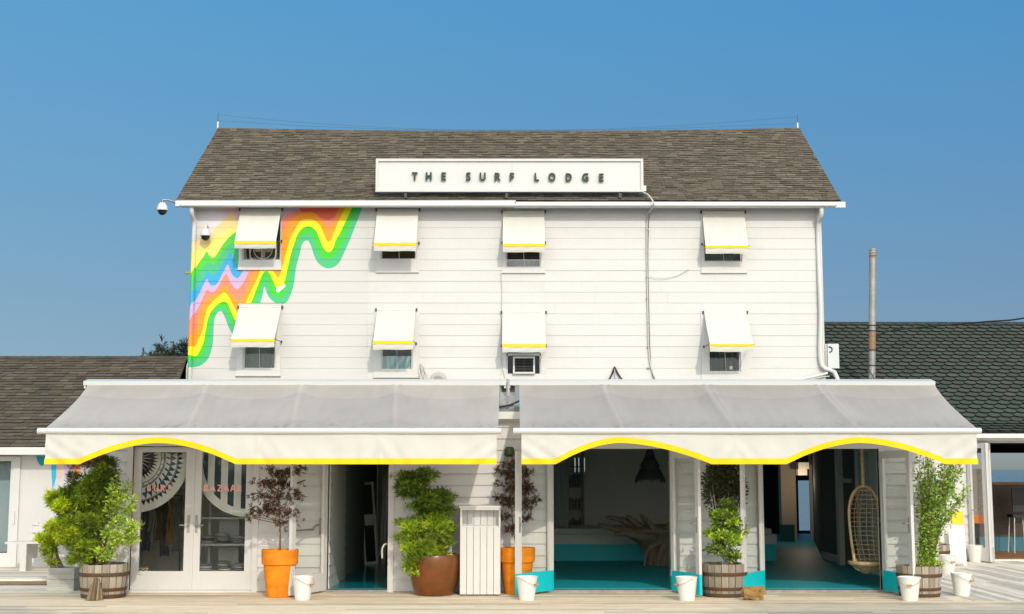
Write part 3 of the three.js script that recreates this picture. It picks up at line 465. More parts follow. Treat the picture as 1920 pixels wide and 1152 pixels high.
// shop interior: shelf unit, folded clothes, vase, hanging round textiles
{
  const z = -.75, a = P(372, 1072, z), b = P(462, 930, z), s = thing('shop_shelf', 'white shelf unit with folded clothes behind the shop door glass', 'shelf');
  for (const py of [972, 1022, 1074]) { const y = P(400, py, z).y; box('shelf', M.shadeWall, s, a.x, b.x, y - .015, y + .015, z - .4, z); }
  for (const px of [392, 445]) { const q = P(px, 1000, z - .38); box('upright', M.shadeWall, s, q.x - .02, q.x + .02, FL, 1.5, z - .42, z - .401); } const q0 = P(410, 1000, z - .4), q1 = P(443, 1000, z - .4); box('back_panel', M.shadeWall, s, q0.x, q1.x, FL, 1.35, z - .45, z - .425);
  const r = mulberry(15), cols = [[.5, .48, .44], [.12, .14, .16], [.45, .35, .25], [.3, .31, .3]]; let n = 0;
  for (const [px, py] of [[390, 1019], [418, 1019], [449, 1019], [385, 1071], [420, 1071], [450, 1071]]) {
    const q = P(px, py, z - .12), t = thing('folded_garments', ['striped', 'dark banded', 'tan', 'patterned grey', 'wide knitted', 'orange trimmed'][n] + ' folded garments on the ' + (n < 3 ? 'middle' : 'lowest') + ' shop shelf', 'clothes', [q.x, q.y, q.z], R(-.2, .2, r));
    const k = n === 1 || n === 4 ? 4 : 3; for (let i = 0; i < k; i++) { const g = new THREE.SphereGeometry(.5, 14, 8); g.scale(.21, .055, .25); mk().add(g, T4(R(-.01, .01, r), .022 + i * .036, 0)).build('garment', std(C(...cols[(n + i) % 4]), .95, { map: tFab }), t); } n++;
  }
  const rl = thing('clothes_rail', 'dark clothes rail with muted hanging garments behind the shop door', 'clothes rail'), g0 = P(246, 1000, -1.5), g1 = P(338, 1000, -1.5); mk().tube([V3(g0.x, 1.38, -1.5), V3(g1.x, 1.38, -1.5)], .014, 8).tube([V3(g0.x, FL, -1.5), V3(g0.x, 1.38, -1.5)], .014, 8).tube([V3(g1.x, FL, -1.5), V3(g1.x, 1.38, -1.5)], .014, 8).build('rail', M.darkMetal, rl);
  const rg = mulberry(17), gc = [[.10, .11, .12], [.22, .15, .10], [.06, .10, .12], [.28, .26, .23], [.12, .08, .06], [.05, .05, .05], [.30, .18, .08], [.16, .17, .16]]; for (let i = 0; i < 8; i++) { const x = g0.x + .05 + (g1.x - g0.x - .1) * i / 7, L = R(.65, 1.0, rg), b = mk(), n = 10, f = (u, v) => V3(x + (u - .5) * .13 * (.7 + .5 * v) + .012 * Math.sin(v * 9 + i), 1.36 - v * L - .05 * Math.abs(u - .5), -1.46 + .02 * Math.sin(u * 14 + i * 2 + v * 2)); for (let a = 0; a < n; a++) for (let c = 0; c < 8; c++) b.quad(f(a / n, (c + 1) / 8), f((a + 1) / n, (c + 1) / 8), f((a + 1) / n, c / 8), f(a / n, c / 8)); b.build('garment', std(C(...gc[i]), .95, { map: tFab }), rl); }
  const v = P(267, 1066, -.35), vs = thing('woven_basket', 'small round basket with black zigzag bands behind the shop door', 'basket', [v.x, FL, v.z]);
  const cv = document.createElement('canvas'); cv.width = cv.height = 256; const g = cv.getContext('2d'); g.fillStyle = '#d9cdb4'; g.fillRect(0, 0, 256, 256); g.strokeStyle = '#1d1a18'; g.lineWidth = 9; for (let j = 0; j < 6; j++) { g.beginPath(); for (let i = 0; i <= 16; i++) g.lineTo(i * 16, 20 + j * 42 + (i % 2) * 22); g.stroke(); }
  const lg = new THREE.LatheGeometry([[.0, 0], [.09, 0], [.14, .08], [.15, .16], [.11, .25], [.075, .29], [.065, .28]].map(p => new THREE.Vector2(...p)), 24); const lm = new THREE.Mesh(lg, std(C(.85, .82, .75), .9, { map: canvasTex(cv) })); lm.name = 'body'; vs.add(lm); mk().add(new THREE.TorusGeometry(.072, .012, 6, 24), T4(0, .29, 0, 0, Math.PI / 2)).build('rim', M.drift, vs);
}
function roundCloth(px, py, rpx, name, label, draw, z) {
  const c = P(px, py, z), rad = rpx * (P(px + 1, py, z).x - P(px, py, z).x); const cv = document.createElement('canvas'); cv.width = cv.height = 1024; const g = cv.getContext('2d'); draw(g);
  const t = thing(name, label, 'textile', [c.x, c.y, z]); const geo = new THREE.CircleGeometry(rad, 64, 0, Math.PI * 2); const pg = new THREE.PlaneGeometry(2, 2, 1, 1);
  const rings = 10, seg = 72, pos = [], uv = [], idx = []; for (let i = 0; i <= rings; i++) for (let j = 0; j <= seg; j++) { const a = j / seg * 2 * Math.PI, q = i / rings; pos.push(Math.cos(a) * q * rad, Math.sin(a) * q * rad, .02 * Math.sin(Math.cos(a) * q * rad * 22) * q); uv.push(.5 + .5 * q * Math.cos(a), .5 + .5 * q * Math.sin(a)); }
  for (let i = 0; i < rings; i++) for (let j = 0; j < seg; j++) { const a = i * (seg + 1) + j, b = a + seg + 1; idx.push(a, b, a + 1, b, b + 1, a + 1); }
  geo.dispose(); pg.dispose(); const gg = new THREE.BufferGeometry(); gg.setAttribute('position', new THREE.Float32BufferAttribute(pos, 3)); gg.setAttribute('uv', new THREE.Float32BufferAttribute(uv, 2)); gg.setIndex(idx); gg.computeVertexNormals();
  const m = new THREE.Mesh(gg, new THREE.MeshPhysicalMaterial({ color: C(1, 1, .98), roughness: .95, map: canvasTex(cv), transmission: .2, thickness: 0 })); m.name = 'cloth'; m.castShadow = m.receiveShadow = true; t.add(m);
  const rim = new THREE.Mesh(new THREE.TorusGeometry(rad, .008, 5, 72), M.cream); rim.name = 'hem'; t.add(rim);
}
roundCloth(254, 860, 100, 'round_textile', 'round white cloth with black and blue triangle rings behind the shop door', g => {
  const c = 512; g.fillStyle = '#e4e1da'; g.fillRect(0, 0, 1024, 1024); g.translate(c, c);
  const ring = (r0, n, f) => { for (let i = 0; i < n; i++) { g.save(); g.rotate(i / n * 2 * Math.PI); g.translate(r0, 0); f(i); g.restore(); } };
  g.fillStyle = '#23302f'; g.beginPath(); g.arc(0, 0, 175, 0, 7); g.fill(); g.fillStyle = '#e4e1da'; ring(110, 22, () => { g.beginPath(); g.moveTo(-50, -7); g.lineTo(55, 0); g.lineTo(-50, 7); g.fill(); });
  g.fillStyle = '#1c2626'; ring(195, 40, () => { g.beginPath(); g.moveTo(-30, -13); g.lineTo(28, 0); g.lineTo(-30, 13); g.fill(); });
  g.strokeStyle = '#3d4544'; g.lineWidth = 7; for (const r of [248, 275, 285]) { g.beginPath(); g.arc(0, 0, r, 0, 7); g.stroke(); } g.fillStyle = '#3d4544'; ring(262, 30, () => { g.beginPath(); g.arc(0, 0, 6, 0, 7); g.fill(); });
  g.fillStyle = '#2a3030'; ring(318, 36, () => { g.beginPath(); g.ellipse(0, 0, 27, 8, .4, 0, 7); g.fill(); });
  ring(372, 44, i => { g.fillStyle = i % 2 ? '#2f6482' : '#22343a'; g.beginPath(); g.moveTo(-30, -25); g.lineTo(30, 0); g.lineTo(-30, 25); g.fill(); });
  g.lineWidth = 6; g.strokeStyle = '#23302f'; for (const r of [340, 404]) { g.beginPath(); g.arc(0, 0, r, 0, 7); g.stroke(); }
  g.fillStyle = '#1d2223'; ring(432, 60, () => { g.beginPath(); g.moveTo(-22, -22.5); g.lineTo(26, 0); g.lineTo(-22, 22.5); g.fill(); });
}, -.18);
roundCloth(466, 868, 100, 'round_textile', 'round white cloth with dark vertical stripes behind the shop door', g => { g.fillStyle = '#e6e4df'; g.fillRect(0, 0, 1024, 1024); g.save(); g.beginPath(); g.arc(512, 512, 440, 0, 7); g.clip(); for (let x = 60; x < 1000; x += 128) { g.fillStyle = x % 3 ? '#33474b' : '#2c4250'; g.fillRect(x, 0, 62, 1024); } g.restore(); }, -.18);

// ───────────────────────── doors of the lodge ─────────────────────────
function leafDoor(w, h, teal, handle, mat = M.trim) {       // local: hinge at x=0, leaf runs to +x, face +z
  const d = new THREE.Group(); d.name = 'door'; const t = .022, st = .1, br = teal ? .29 : .26;
  const f = mk(); f.box(0, st, teal ? br : 0, h, -t, t); f.box(w - st, w, teal ? br : 0, h, -t, t); f.box(st, w - st, h - .1, h, -t, t); if (!teal) f.box(st, w - st, 0, br, -t, t); f.build('frame', mat, d);
  if (teal) mk().box(0, w, 0, br - .001, -t, t).build('kick_panel', M.teal, d);
  mk().quad(V3(st, br, 0), V3(w - st, br, 0), V3(w - st, h - .1, 0), V3(st, h - .1, 0)).build('pane', M.glass, d);
  if (handle) { const b = mk(), x = w - .05; for (const s of [-1, 1]) { b.cbox(x, .98, s * (t + .004), .035, .22, .008); b.tube([V3(x, 1.0, s * t), V3(x, 1.0, s * (t + .05)), V3(x - .085, 1.0, s * (t + .055))], .009, 6, 8); } b.build('handle', M.galv, d); }
  const hg = mk(); for (const y of [.25, h / 2, h - .2]) hg.cbox(.004, y, t + .004, .03, .09, .014); hg.build('hinge', M.galv, d);
  return d;
}
function hangLeaf(d, hingePx, freePx, w, flip) {
  const hx = wx(hingePx); let z = w * .9, x = 0; for (let i = 0; i < 30; i++) { x = P(freePx, 1112, z).x; const dx = x - hx; z = Math.sqrt(Math.max(.05, w * w - dx * dx)); }
  d.position.set(hx, .03, .03); d.rotation.y = Math.atan2(-z, x - hx); lodge.add(d); return d;
}
hangLeaf(leafDoor(.92, 2.08, false, false), 611, 543, .92);
hangLeaf(leafDoor(.88, 2.03, true, true), 1036, 968, .88);
hangLeaf(leafDoor(.88, 2.03, true, true), 1260, 1314, .88);
hangLeaf(leafDoor(.88, 2.03, true, true), 1431, 1394, .88);
hangLeaf(leafDoor(.88, 2.03, true, true), 1656, 1715, .88);
{ // panic bar on the hallway leaf, built on that door
  const d = lodge.children.filter(o => o.name === 'door')[0], b = mk(); for (const x of [.055, .865]) b.cbox(x, .93, .045, .05, .24, .045); b.build('bar_housing', M.metalGrey, d);
  mk().tube([V3(.055, .96, .07), V3(.07, .93, .15), V3(.12, .88, .16)], .014, 6).tube([V3(.865, .96, .07), V3(.85, .93, .15), V3(.80, .88, .16)], .014, 6).tube([V3(.10, .885, .16), V3(.82, .885, .16)], .014, 8).build('push_bar', M.metalGrey, d);
}
{ const a = P(724, 1022, .02); mk().tube([V3(a.x + .02, a.y, -.1), V3(a.x - .03, a.y, -.04), V3(a.x - .06, a.y - .06, -.02), V3(a.x - .06, a.y - .2, -.02)], .014, 8, 16).build('pull_handle', M.metalWhite, lodge); }
// closed pair of shop doors with lettering on the glass
const font = await new FontLoader().loadAsync('fonts/droid/droid_sans_bold.typeface.json');
const capH = (() => { const g = new TextGeometry('H', { font, size: 1, depth: .1 }); g.computeBoundingBox(); return g.boundingBox.max.y - g.boundingBox.min.y; })();
function letterGeo(ch, h, depth) { const g = new TextGeometry(ch, { font, size: h / capH, depth, curveSegments: 5, bevelEnabled: false }); g.computeBoundingBox(); const b = g.boundingBox; g.translate(-(b.min.x + b.max.x) / 2, -b.min.y, 0); return g; }
{
  const x0 = holesF[0][0], x1 = holesF[0][1], xm = (x0 + x1) / 2;
  const words = [['SURF', 279, 318], ['BAZAAR', 386, 449]];
  [[x0 + .005, xm - .004], [xm + .004, x1 - .005]].forEach(([a, b], i) => {
    const d = grp('door', lodge), st = .115, top = 2.13, y0 = .03, br = y0 + .27, za = -.08, zb = -.035;
    mk().box(a, a + st, y0, top, za, zb).box(b - st, b, y0, top, za, zb).box(a + st, b - st, top - .08, top, za, zb).box(a + st, b - st, y0, br, za, zb).build('frame', M.trim, d);
    mk().quad(V3(a + st, br, -.058), V3(b - st, br, -.058), V3(b - st, top - .08, -.058), V3(a + st, top - .08, -.058)).build('pane', M.glass, d);
    const hx = i ? a + .055 : b - .055, hb = mk(); hb.cbox(hx, .99, zb + .005, .035, .26, .01); hb.tube([V3(hx, .97, zb), V3(hx, .97, zb + .055), V3(hx + (i ? .12 : -.12), .975, zb + .06)], .010, 6, 8); hb.build('handle', M.galv, d);
    const [w, p0, p1] = words[i]; [...w].forEach((ch, k) => { const q = P(p0 + (p1 - p0) * k / (w.length - 1), 922, -.054), gg = letterGeo(ch, .098, .002); gg.scale(.95, 1, 1); const me = new THREE.Mesh(gg, M.pink); me.position.set(q.x, q.y, -.0555); me.name = 'letter'; d.add(me); });
  });
  box('astragal', M.trim, lodge, xm - .02, xm + .02, .03, 2.13, -.034, -.018);
  box('threshold', M.trim, lodge, x0, x1, -.01, .028, -.13, .05);
}

// ───────────────────────── wings ─────────────────────────
{ // wing with brown roof and bench
  const Wg = thing('side_wing', 'low white wing with brown shingle roof behind the bench and planters', 'building');
  const zw = -3.85, x1 = FRONT0 - .02, x0 = -15, gy = P(40, 850, zw + .3).y;
  const dh = [P(-60, 1050, zw).x, P(18, 1050, zw).x, .12, P(5, 865, zw).y];
  const b = mk(); wallHoles(b, x0, x1, .1, gy, zw - .14, zw, [[dh[0], dh[1], dh[2], dh[3]]]); b.box(x0, x0 + .1, .1, gy, zw - 9, zw - .14); b.box(x0 + .1, x1, .1, gy, zw - 9, zw - 8.9); b.build('wall', M.paint2, Wg);
  const d = grp('door', Wg); const e = .12; mk().box(dh[1], dh[1] + e, .1, dh[3] + .08, zw + .001, zw + .035).box(dh[0] - e, dh[0], .1, dh[3] + .08, zw + .001, zw + .035).box(dh[0], dh[1], dh[3], dh[3] + .08, zw + .001, zw + .033).box(dh[0], dh[1], .1, .33, zw - .05, zw + .02).box(dh[1] - .06, dh[1], .33, dh[3], zw - .05, zw - .01).box(dh[0], dh[0] + .06, .33, dh[3], zw - .05, zw - .01).build('frame', M.trim, d);
  mk().quad(V3(dh[0] + .06, .33, zw - .03), V3(dh[1] - .06, .33, zw - .03), V3(dh[1] - .06, dh[3], zw - .03), V3(dh[0] + .06, dh[3], zw - .03)).build('pane', M.glass, d);
  mk().box(dh[0], dh[1], .33, dh[3], zw - .35, zw - .33).build('blind', std(C(.27, .33, .34), .9), d);
  mk().cbox(dh[1] + .05, .95, zw + .05, .03, .22, .03).build('handle', M.metalWhite, d);
  // painted blobs of the mural on this wall: flat paint, a few millimetres of film
  const blob = (pts, col) => { const q = pts.map(p => P(...p, zw)); const s = new THREE.Shape(); q.forEach((p, i) => i ? s.lineTo(p.x, p.y) : s.moveTo(p.x, p.y)); const m = new THREE.Mesh(new THREE.ShapeGeometry(s), std(col, .6)); m.position.z = zw + .004; m.name = 'painted_band'; Wg.add(m); };
  blob([[67, 856], [70, 866], [74, 872], [78, 874.5], [82, 872], [85, 866], [87, 856]], C(.0, .30, .38)); blob([[96, 856], [96, 890], [98, 918], [101, 910], [105, 895], [105, 856]], C(.02, .42, .72)); blob([[105.5, 856], [105.5, 895], [112, 900], [120, 890], [120, 856]], C(.70, .52, .42)); blob([[120.5, 856], [120.5, 900], [132, 890], [135, 856]], C(.60, .42, .68)); blob([[135.5, 856], [135.5, 900], [150, 890], [155, 856]], C(.9, .30, .16));
  const ez = zw + .32, eY = P(40, 846, ez).y, rz = -8.75, rY = P(180, 670, rz).y, xr = t => -6.32 - (.72) * t;
  const pt = (x, t, n = 0) => { const L = Math.hypot(rY - eY, rz - ez); return V3(x, eY + (rY - eY) * t + n * (ez - rz) / L, ez + (rz - ez) * t + n * (rY - eY) / L); };
  const rb = mk(); rb.hexa([pt(x0, 0, -.08), pt(xr(0), 0, -.08), pt(xr(1), 1, -.08), pt(x0, 1, -.08), pt(x0, 0), pt(xr(0), 0), pt(xr(1), 1), pt(x0, 1)]); const mz = p => { p.z = 2 * rz - p.z; return p; }; rb.hexa([mz(pt(xr(1), 0, -.08)), mz(pt(x0, 0, -.08)), mz(pt(x0, 1, -.08)), mz(pt(xr(1), 1, -.08)), mz(pt(xr(1), 0)), mz(pt(x0, 0)), mz(pt(x0, 1)), mz(pt(xr(1), 1))]);
  const roof = rb.build('roof', M.felt, Wg);
  shingleRoof(roof, pt, -11.5, xr, 32, .15, .31, brownTones.map(c => c.map((q, i) => q * [.70, .70, .66][i])), mulberry(51), 300, .018);
  const cap = mk(), rr = mulberry(52); for (let x = -11.5; x < xr(1); x += .18) { cap.color(brownTones[Math.floor(rr() * 6)].map(q => q * .55)); cap.quad(pt(x, .965, .016), pt(x + .2, .965, .012), pt(x + .2, 1, .022), pt(x, 1, .028)); } cap.build('ridge_cap', M.shingle, roof);
  mk().box(x0, x1 + .1, gy - .02, gy + .10, zw + .30, zw + .34).box(x0, x1 + .1, gy - .035, gy - .022, zw + .02, zw + .30).build('fascia', M.trim, Wg);
  mk().box(x0, x1 + .1, gy - .03, gy + .075, zw + .342, zw + .45).build('gutter', M.metalWhite, Wg);
}
{ // wing with scalloped green roof
  const Wg = thing('side_wing', 'low white wing with scalloped dark green roof and folding glass doors', 'building');
  const zw = -6.7, x0 = FRONT1 + .001, x1 = 15, gy = P(1880, 820, zw + .35).y;
  const o0 = P(1828, 1040, zw).x, o1 = 13.5, oT = P(1880, 831, zw).y;
  const b = mk(); wallHoles(b, x0, x1, 0, gy, zw - .14, zw, [[o0, o1, 0, oT]]); b.box(x1 - .1, x1, 0, gy, zw - 9, zw - .14); b.build('wall', M.paint2, Wg);
  for (let y = .02; y < gy - .05; y += .172) { const q = mk(); q.hexa([V3(x0 + .12, y, zw + .021), V3(o0 - .1, y, zw + .021), V3(o0 - .1, y, zw), V3(x0 + .12, y, zw), V3(x0 + .12, y + .18, zw + .006), V3(o0 - .1, y + .18, zw + .006), V3(o0 - .1, y + .18, zw), V3(x0 + .12, y + .18, zw)]); q.build('plank', M.paint, Wg); }
  box('corner_board', M.trim, Wg, o0 - .098, o0 - .001, 0, gy, zw - .05, zw + .03);
  // interior of the bar
  struct(box('interior_floor', M.warmWood, scene, o0 - .5, o1, -.05, .03, zw - 7, zw - .142)); struct(mk().box(o0 - .56, o0 - .5, .03, 2.4, zw - 7, zw - .142).box(o1, o1 + .06, .03, 2.4, zw - 7, zw - .142).box(o0 - .5, o1, .03, .95, zw - 7.06, zw - 7).box(o0 - .5, o1, 2.25, 2.4, zw - 7.06, zw - 7).build('interior_wall', M.dark)); struct(box('ceiling', M.dark, scene, o0 - .56, o1 + .06, 2.4, 2.45, zw - 7.06, zw - .142));
  // folded doors
  const lf = (pxa, za, pxb, zb, h) => { const p = P(pxa, 1046, za), q = P(pxb, 1046, zb), w = Math.hypot(q.x - p.x, zb - za), d = leafDoor(w, h, false, false); d.position.set(p.x, .02, za); d.rotation.y = Math.atan2(-(zb - za), q.x - p.x); Wg.add(d); return d; };
  const hh = oT - .03; const d1 = lf(1822, zw + .05, 1857, zw + .55, hh); const d2 = lf(1864, zw + .02, 1859, zw + .6, hh);
  mk().cbox(.2, .98, .05, .1, .02, .05).build('handle', M.galv, d1);
  box('threshold', M.trim, Wg, o0, o1, -.01, .032, zw - .14, zw + .05);
  // roof: kicked eave + scalloped tiles
  const ez = zw + .38, eY = P(1880, 812, ez).y, kz = ez - .75, kY = eY + .22, rz = -11.6, rY = P(1700, 607, rz).y, L1 = Math.hypot(kY - eY, kz - ez), L2 = Math.hypot(rY - kY, rz - kz), LT = L1 + L2, xl = 6.2;
  const pt = (x, s, n = 0) => { s = Math.min(s, LT); const a = s < L1 ? [eY, ez, kY, kz, s / L1] : [kY, kz, rY, rz, (s - L1) / L2], dy = a[2] - a[0], dz = a[3] - a[1], L = Math.hypot(dy, dz); return V3(x, a[0] + dy * a[4] + n * -dz / L, a[1] + dz * a[4] + n * dy / L); };
  const rb = mk(); for (const [s0, s1] of [[0, L1 - .001], [L1, LT]]) rb.hexa([pt(xl, s0, -.08), pt(x1, s0, -.08), pt(x1, s1, -.08), pt(xl, s1, -.08), pt(xl, s0), pt(x1, s0), pt(x1, s1), pt(xl, s1)]); const mz = p => { p.z = 2 * rz - p.z; return p; }; rb.hexa([mz(pt(x1, L1, -.08)), mz(pt(xl, L1, -.08)), mz(pt(xl, LT, -.08)), mz(pt(x1, LT, -.08)), mz(pt(x1, L1)), mz(pt(xl, L1)), mz(pt(xl, LT)), mz(pt(x1, LT))]);
  const roof = rb.build('roof', M.felt, Wg);
  const TW = .262, rows = 31, EX = LT / rows, r = mulberry(61), rest = mk(); let n = 0;
  const cand = []; for (let k = 0; k < rows; k++) for (let x = xl + (k % 2 ? TW / 2 : 0) + .37 * 0; x + TW < 12.6; x += TW) cand.push([k, x]);
  const vis = c => { const q = pt(c[1], (c[0] + .5) * EX), v = q.clone().sub(EYE), dep = -v.z * CP + v.y * SP, px = 960 + v.x / dep * F, py = 576 - (v.y * CP + v.z * SP) / dep * F; return px > 1540 && px < 1925 && py < 818 && !(py > 708 && px < 1750 + (py - 715) * .93); };
  for (const [k, x] of cand) {
    const s0 = k * EX, single = vis([k, x]) && n < 300; if (single) n++; const tt = mk(), bb = single ? tt : rest; const t = R(.85, 1.15, r), gcol = r() < .12 ? [.092, .086, .062] : [.062, .080, .054]; bb.color(gcol.map(q => q * t)); bb.uo = [r() * 5, r() * 5];
    const w = TW * .915, o = [[0, EX * 1.5], [0, EX * .42], [.13, EX * .16], [.3, .012], [.5, -.004], [.7, .012], [.87, EX * .16], [1, EX * .42], [1, EX * 1.5]].map(q => [x + .006 + q[0] * w, s0 + q[1] + .004]);
    const nn = (s, hi) => { const f = (s - s0) / (EX * 1.5); return (hi ? .050 : .004) * (1 - f) + .001 + (hi ? .003 : 0); };
    const top = o.map(q => pt(q[0], q[1], nn(q[1], true))), bot = o.map(q => pt(q[0], q[1], nn(q[1], false)));
    for (let i = 1; i < 8; i++) bb.tri(top[0], top[i], top[i + 1]); bb.color([.010, .011, .008]); for (let i = 0; i < 8; i++) bb.quad(top[i], bot[i], bot[i + 1], top[i + 1]);  // side faces coloured near black in place of shaded gaps
    if (single) tt.build('tile', M.tile, roof);
  }
  rest.build('tiles', M.tile, roof).userData.kind = 'stuff';
  const cap = mk(); for (let x = xl; x < 12.6; x += .3) { cap.color([.03, .045, .04]); cap.quad(pt(x, LT - .14, .02), pt(x + .295, LT - .14, .02), pt(x + .295, LT, .045), pt(x, LT, .045)); } cap.build('ridge_cap', M.tile, roof);
  mk().box(x0, x1, gy - .06, gy + .04, zw + .3, zw + .34).box(x0, x1, gy - .075, gy - .062, zw + .001, zw + .3).build('fascia', M.trim, Wg);
  mk().box(x0 + .2, x1, gy - .02, gy + .065, zw + .342, zw + .45).build('gutter', M.metalWhite, Wg);
  // bar furniture seen in the opening
  const bz = zw - 2.6, cA = P(1868, 905, bz), bar = thing('bar_counter', 'dark wooden bar counter with a blue foot band inside the folding doors', 'counter');
  box('front', M.barWood, bar, cA.x - .4, 13, .35, cA.y - .05, bz - .5, bz); box('foot_band', std(C(.05, .17, .22), .6), bar, cA.x - .4, 13, .031, .349, bz - .45, bz - .02); box('top', M.warmWood, bar, cA.x - .45, 13, cA.y - .049, cA.y, bz - .55, bz + .08);
  const sp = P(1912, 1010, bz + .5), st = thing('bar_stool', 'black bar stool with white metal legs at the bar counter', 'stool', [sp.x, .03, bz + .5]);
  mk().cbox(0, .78, 0, .36, .06, .36).build('seat', M.black, st); mk().cbox(.0, 1.12, .16, .36, .5, .04).build('backrest', M.black, st); for (const [x, z] of [[-.14, .14], [.14, .14], [-.14, -.14], [.14, -.14]]) mk().tube([V3(x * 1.3, 0, z * 1.3), V3(x, .75, z)], .012, 6).build('leg', M.metalWhite, st);
  const nz = zw - 6.9, wn = thing('bar_window', 'wide rear bar window with pale sky beyond the counter', 'window'); mk().box(o0 - .5, o1, .95, 1.0, nz - .05, nz).box(o0 - .5, o1, 2.2, 2.25, nz - .05, nz).build('frame', M.dark, wn); mk().quad(V3(o0 - .5, 1, nz - .03), V3(o1, 1, nz - .03), V3(o1, 2.2, nz - .03), V3(o0 - .5, 2.2, nz - .03)).build('pane', M.glass, wn);
  // hanging cloth banner behind the folded door
  const ba = P(1824, 1000, zw - .3), bb2 = P(1853, 880, zw - .3), ban = thing('cloth_banner', 'taupe cloth banner with an orange block hung behind the folded glass door', 'banner'); mk().box(ba.x, bb2.x, ba.y + .25, bb2.y, zw - .32, zw - .3).build('cloth', std(C(.26, .22, .18), .9, { map: tFab }), ban);
  mk().box(ba.x + .02, bb2.x - .004, P(1830, 982, zw - .3).y, P(1830, 966, zw - .3).y, zw - .299, zw - .292).build('block', std(C(.65, .15, .02), .8), ban);
  const gm = std(C(.42, .27, .09), .8), gl = mk(); for (const [py, k] of [[893, 0], [906, 1], [934, 2], [946, 0]]) { const q = P(1842, py, zw - .3), s = .075; gl.box(q.x - s, q.x + s, q.y, q.y + .014, zw - .299, zw - .294); gl.box(q.x - s, q.x - s + .014, q.y - .06 - .02 * k, q.y - .001, zw - .299, zw - .294); gl.box(q.x + s * .3, q.x + s * .3 + .014, q.y - .07, q.y - .001, zw - .299, zw - .294); } gl.build('gold_marks', gm, ban);
}

// ───────────────────────── sign on the roof ─────────────────────────
{
  const z = EZ - .02, a = P(704, 360, z), b = P(1206, 298, z), s = thing('roof_sign', 'long white framed sign board with dark letters along the roof edge', 'sign');
  const fw = .055, xm = P(960, 330, z).x; box('board', M.trim, s, a.x + fw, xm - .002, a.y + fw, b.y - fw, z - .06, z - .02); box('board', M.trim, s, xm + .002, b.x - fw, a.y + fw, b.y - fw, z - .06, z - .02);
  mk().box(a.x, b.x, a.y, a.y + fw, z - .08, z + .02).box(a.x, b.x, b.y - fw, b.y, z - .08, z + .02).box(a.x, a.x + fw, a.y + fw, b.y - fw, z - .08, z + .018).box(b.x - fw, b.x, a.y + fw, b.y - fw, z - .08, z + .018).build('frame', M.paint2, s);
  for (const px of [760, 950, 1163]) { const x = P(px, 360, z).x; mk().box(x - .03, x + .03, a.y - .13, a.y - .001, z - .05, z - .01).box(x - .025, x + .025, a.y - .12, a.y - .08, z - .5, z - .051).build('bracket', M.darkMetal, s); }
  box('junction_box', M.metalWhite, s, b.x + .001, b.x + .06, a.y + .02, a.y + .14, z - .07, z - .01);
  const L = [['T', 777.4], ['H', 803.7], ['E', 831.7], ['S', 878], ['U', 905], ['R', 933], ['F', 960], ['L', 1006.4], ['O', 1035], ['D', 1066.5], ['G', 1097.7], ['E', 1127.7]];
  for (const [ch, px] of L) { const q = P(px, 337.6 + (px - 777) * .007, z + .03), m = new THREE.Mesh(letterGeo(ch, .168, .05), M.letter); m.position.set(q.x, q.y, z + .005); m.name = 'letter'; m.castShadow = true; s.add(m); const pin = mk().tube([V3(q.x, q.y + .08, z - .02), V3(q.x, q.y + .08, z + .006)], .006, 5); pin.build('stand_off', M.darkMetal, m).position.sub(m.position); }
  const c = thing('sign_conduit', 'pale conduit running from the sign down over the gutter and clapboards', 'conduit'), zc = ZU + .045;
  mk().tube([P(1206, 361, z), P(1216, 366, EZ + .1), P(1226, 382, EZ + .2), P(1222, 392, EZ + .02), P(1214, 402, zc), P(1213, 430, zc), P(1213.5, 520, zc), P(1215, 600, zc), P(1216, 650, zc), P(1220, 685, zc), P(1226, 705, zc), P(1233, 718, zc + .1)], .017, 6, 80).build('pipe', M.cable, c);
  mk().tube([P(1217, 400, zc), P(1215, 480, zc), P(1217, 590, zc), P(1219, 660, zc), P(1223, 700, zc), P(1230, 716, zc + .1)], .007, 5, 60).build('wire', M.darkMetal, c);
  mk().tube([P(1214, 519, zc), P(1240, 522, zc + .02), P(1270, 517, zc), P(1292, 505, zc)], .006, 4, 20).build('wire', M.cable, c);
  const cl = mk(); for (const py of [430, 475, 520, 560, 605, 650, 690]) { const q = P(1214 + (py > 600 ? 2 : 0), py, zc); cl.cbox(q.x, q.y, zc, .055, .02, .045); } cl.build('clip', M.metalGrey, c);
}
// ridge posts with bird wires
{
  for (const [px, py, lab] of [[408, 241, 'short white ridge post at the mural end of the roof'], [1496, 243, 'short white ridge post at the plain end of the roof']]) { const q = P(px, py, RZ), t = thing('ridge_post', lab, 'post', [q.x, q.y - .08, RZ], 0); mk().tube([V3(0, 0, 0), V3(0, .25, 0)], .024, 8).build('shaft', M.plastic, t); mk().tube([V3(0, .25, 0), V3(0, .47, 0)], .006, 5).build('tip', M.darkMetal, t); }
  const w = thing('ridge_wire', 'pair of thin wires sagging between the two ridge posts', 'wire'); for (const [ya, ym, yb] of [[215, 243.5, 219], [226, 245, 231]]) mk().tube([P(408, ya, RZ), P(580, ya + (ym - ya) * .55, RZ), P(800, ym - 1.5, RZ), P(960, ym, RZ), P(1130, ym - 1.5, RZ), P(1330, yb + (ym - yb) * .52, RZ), P(1496, yb, RZ)], .0045, 4, 60).build('strand', std(C(.10, .16, .22), .6), w);
}
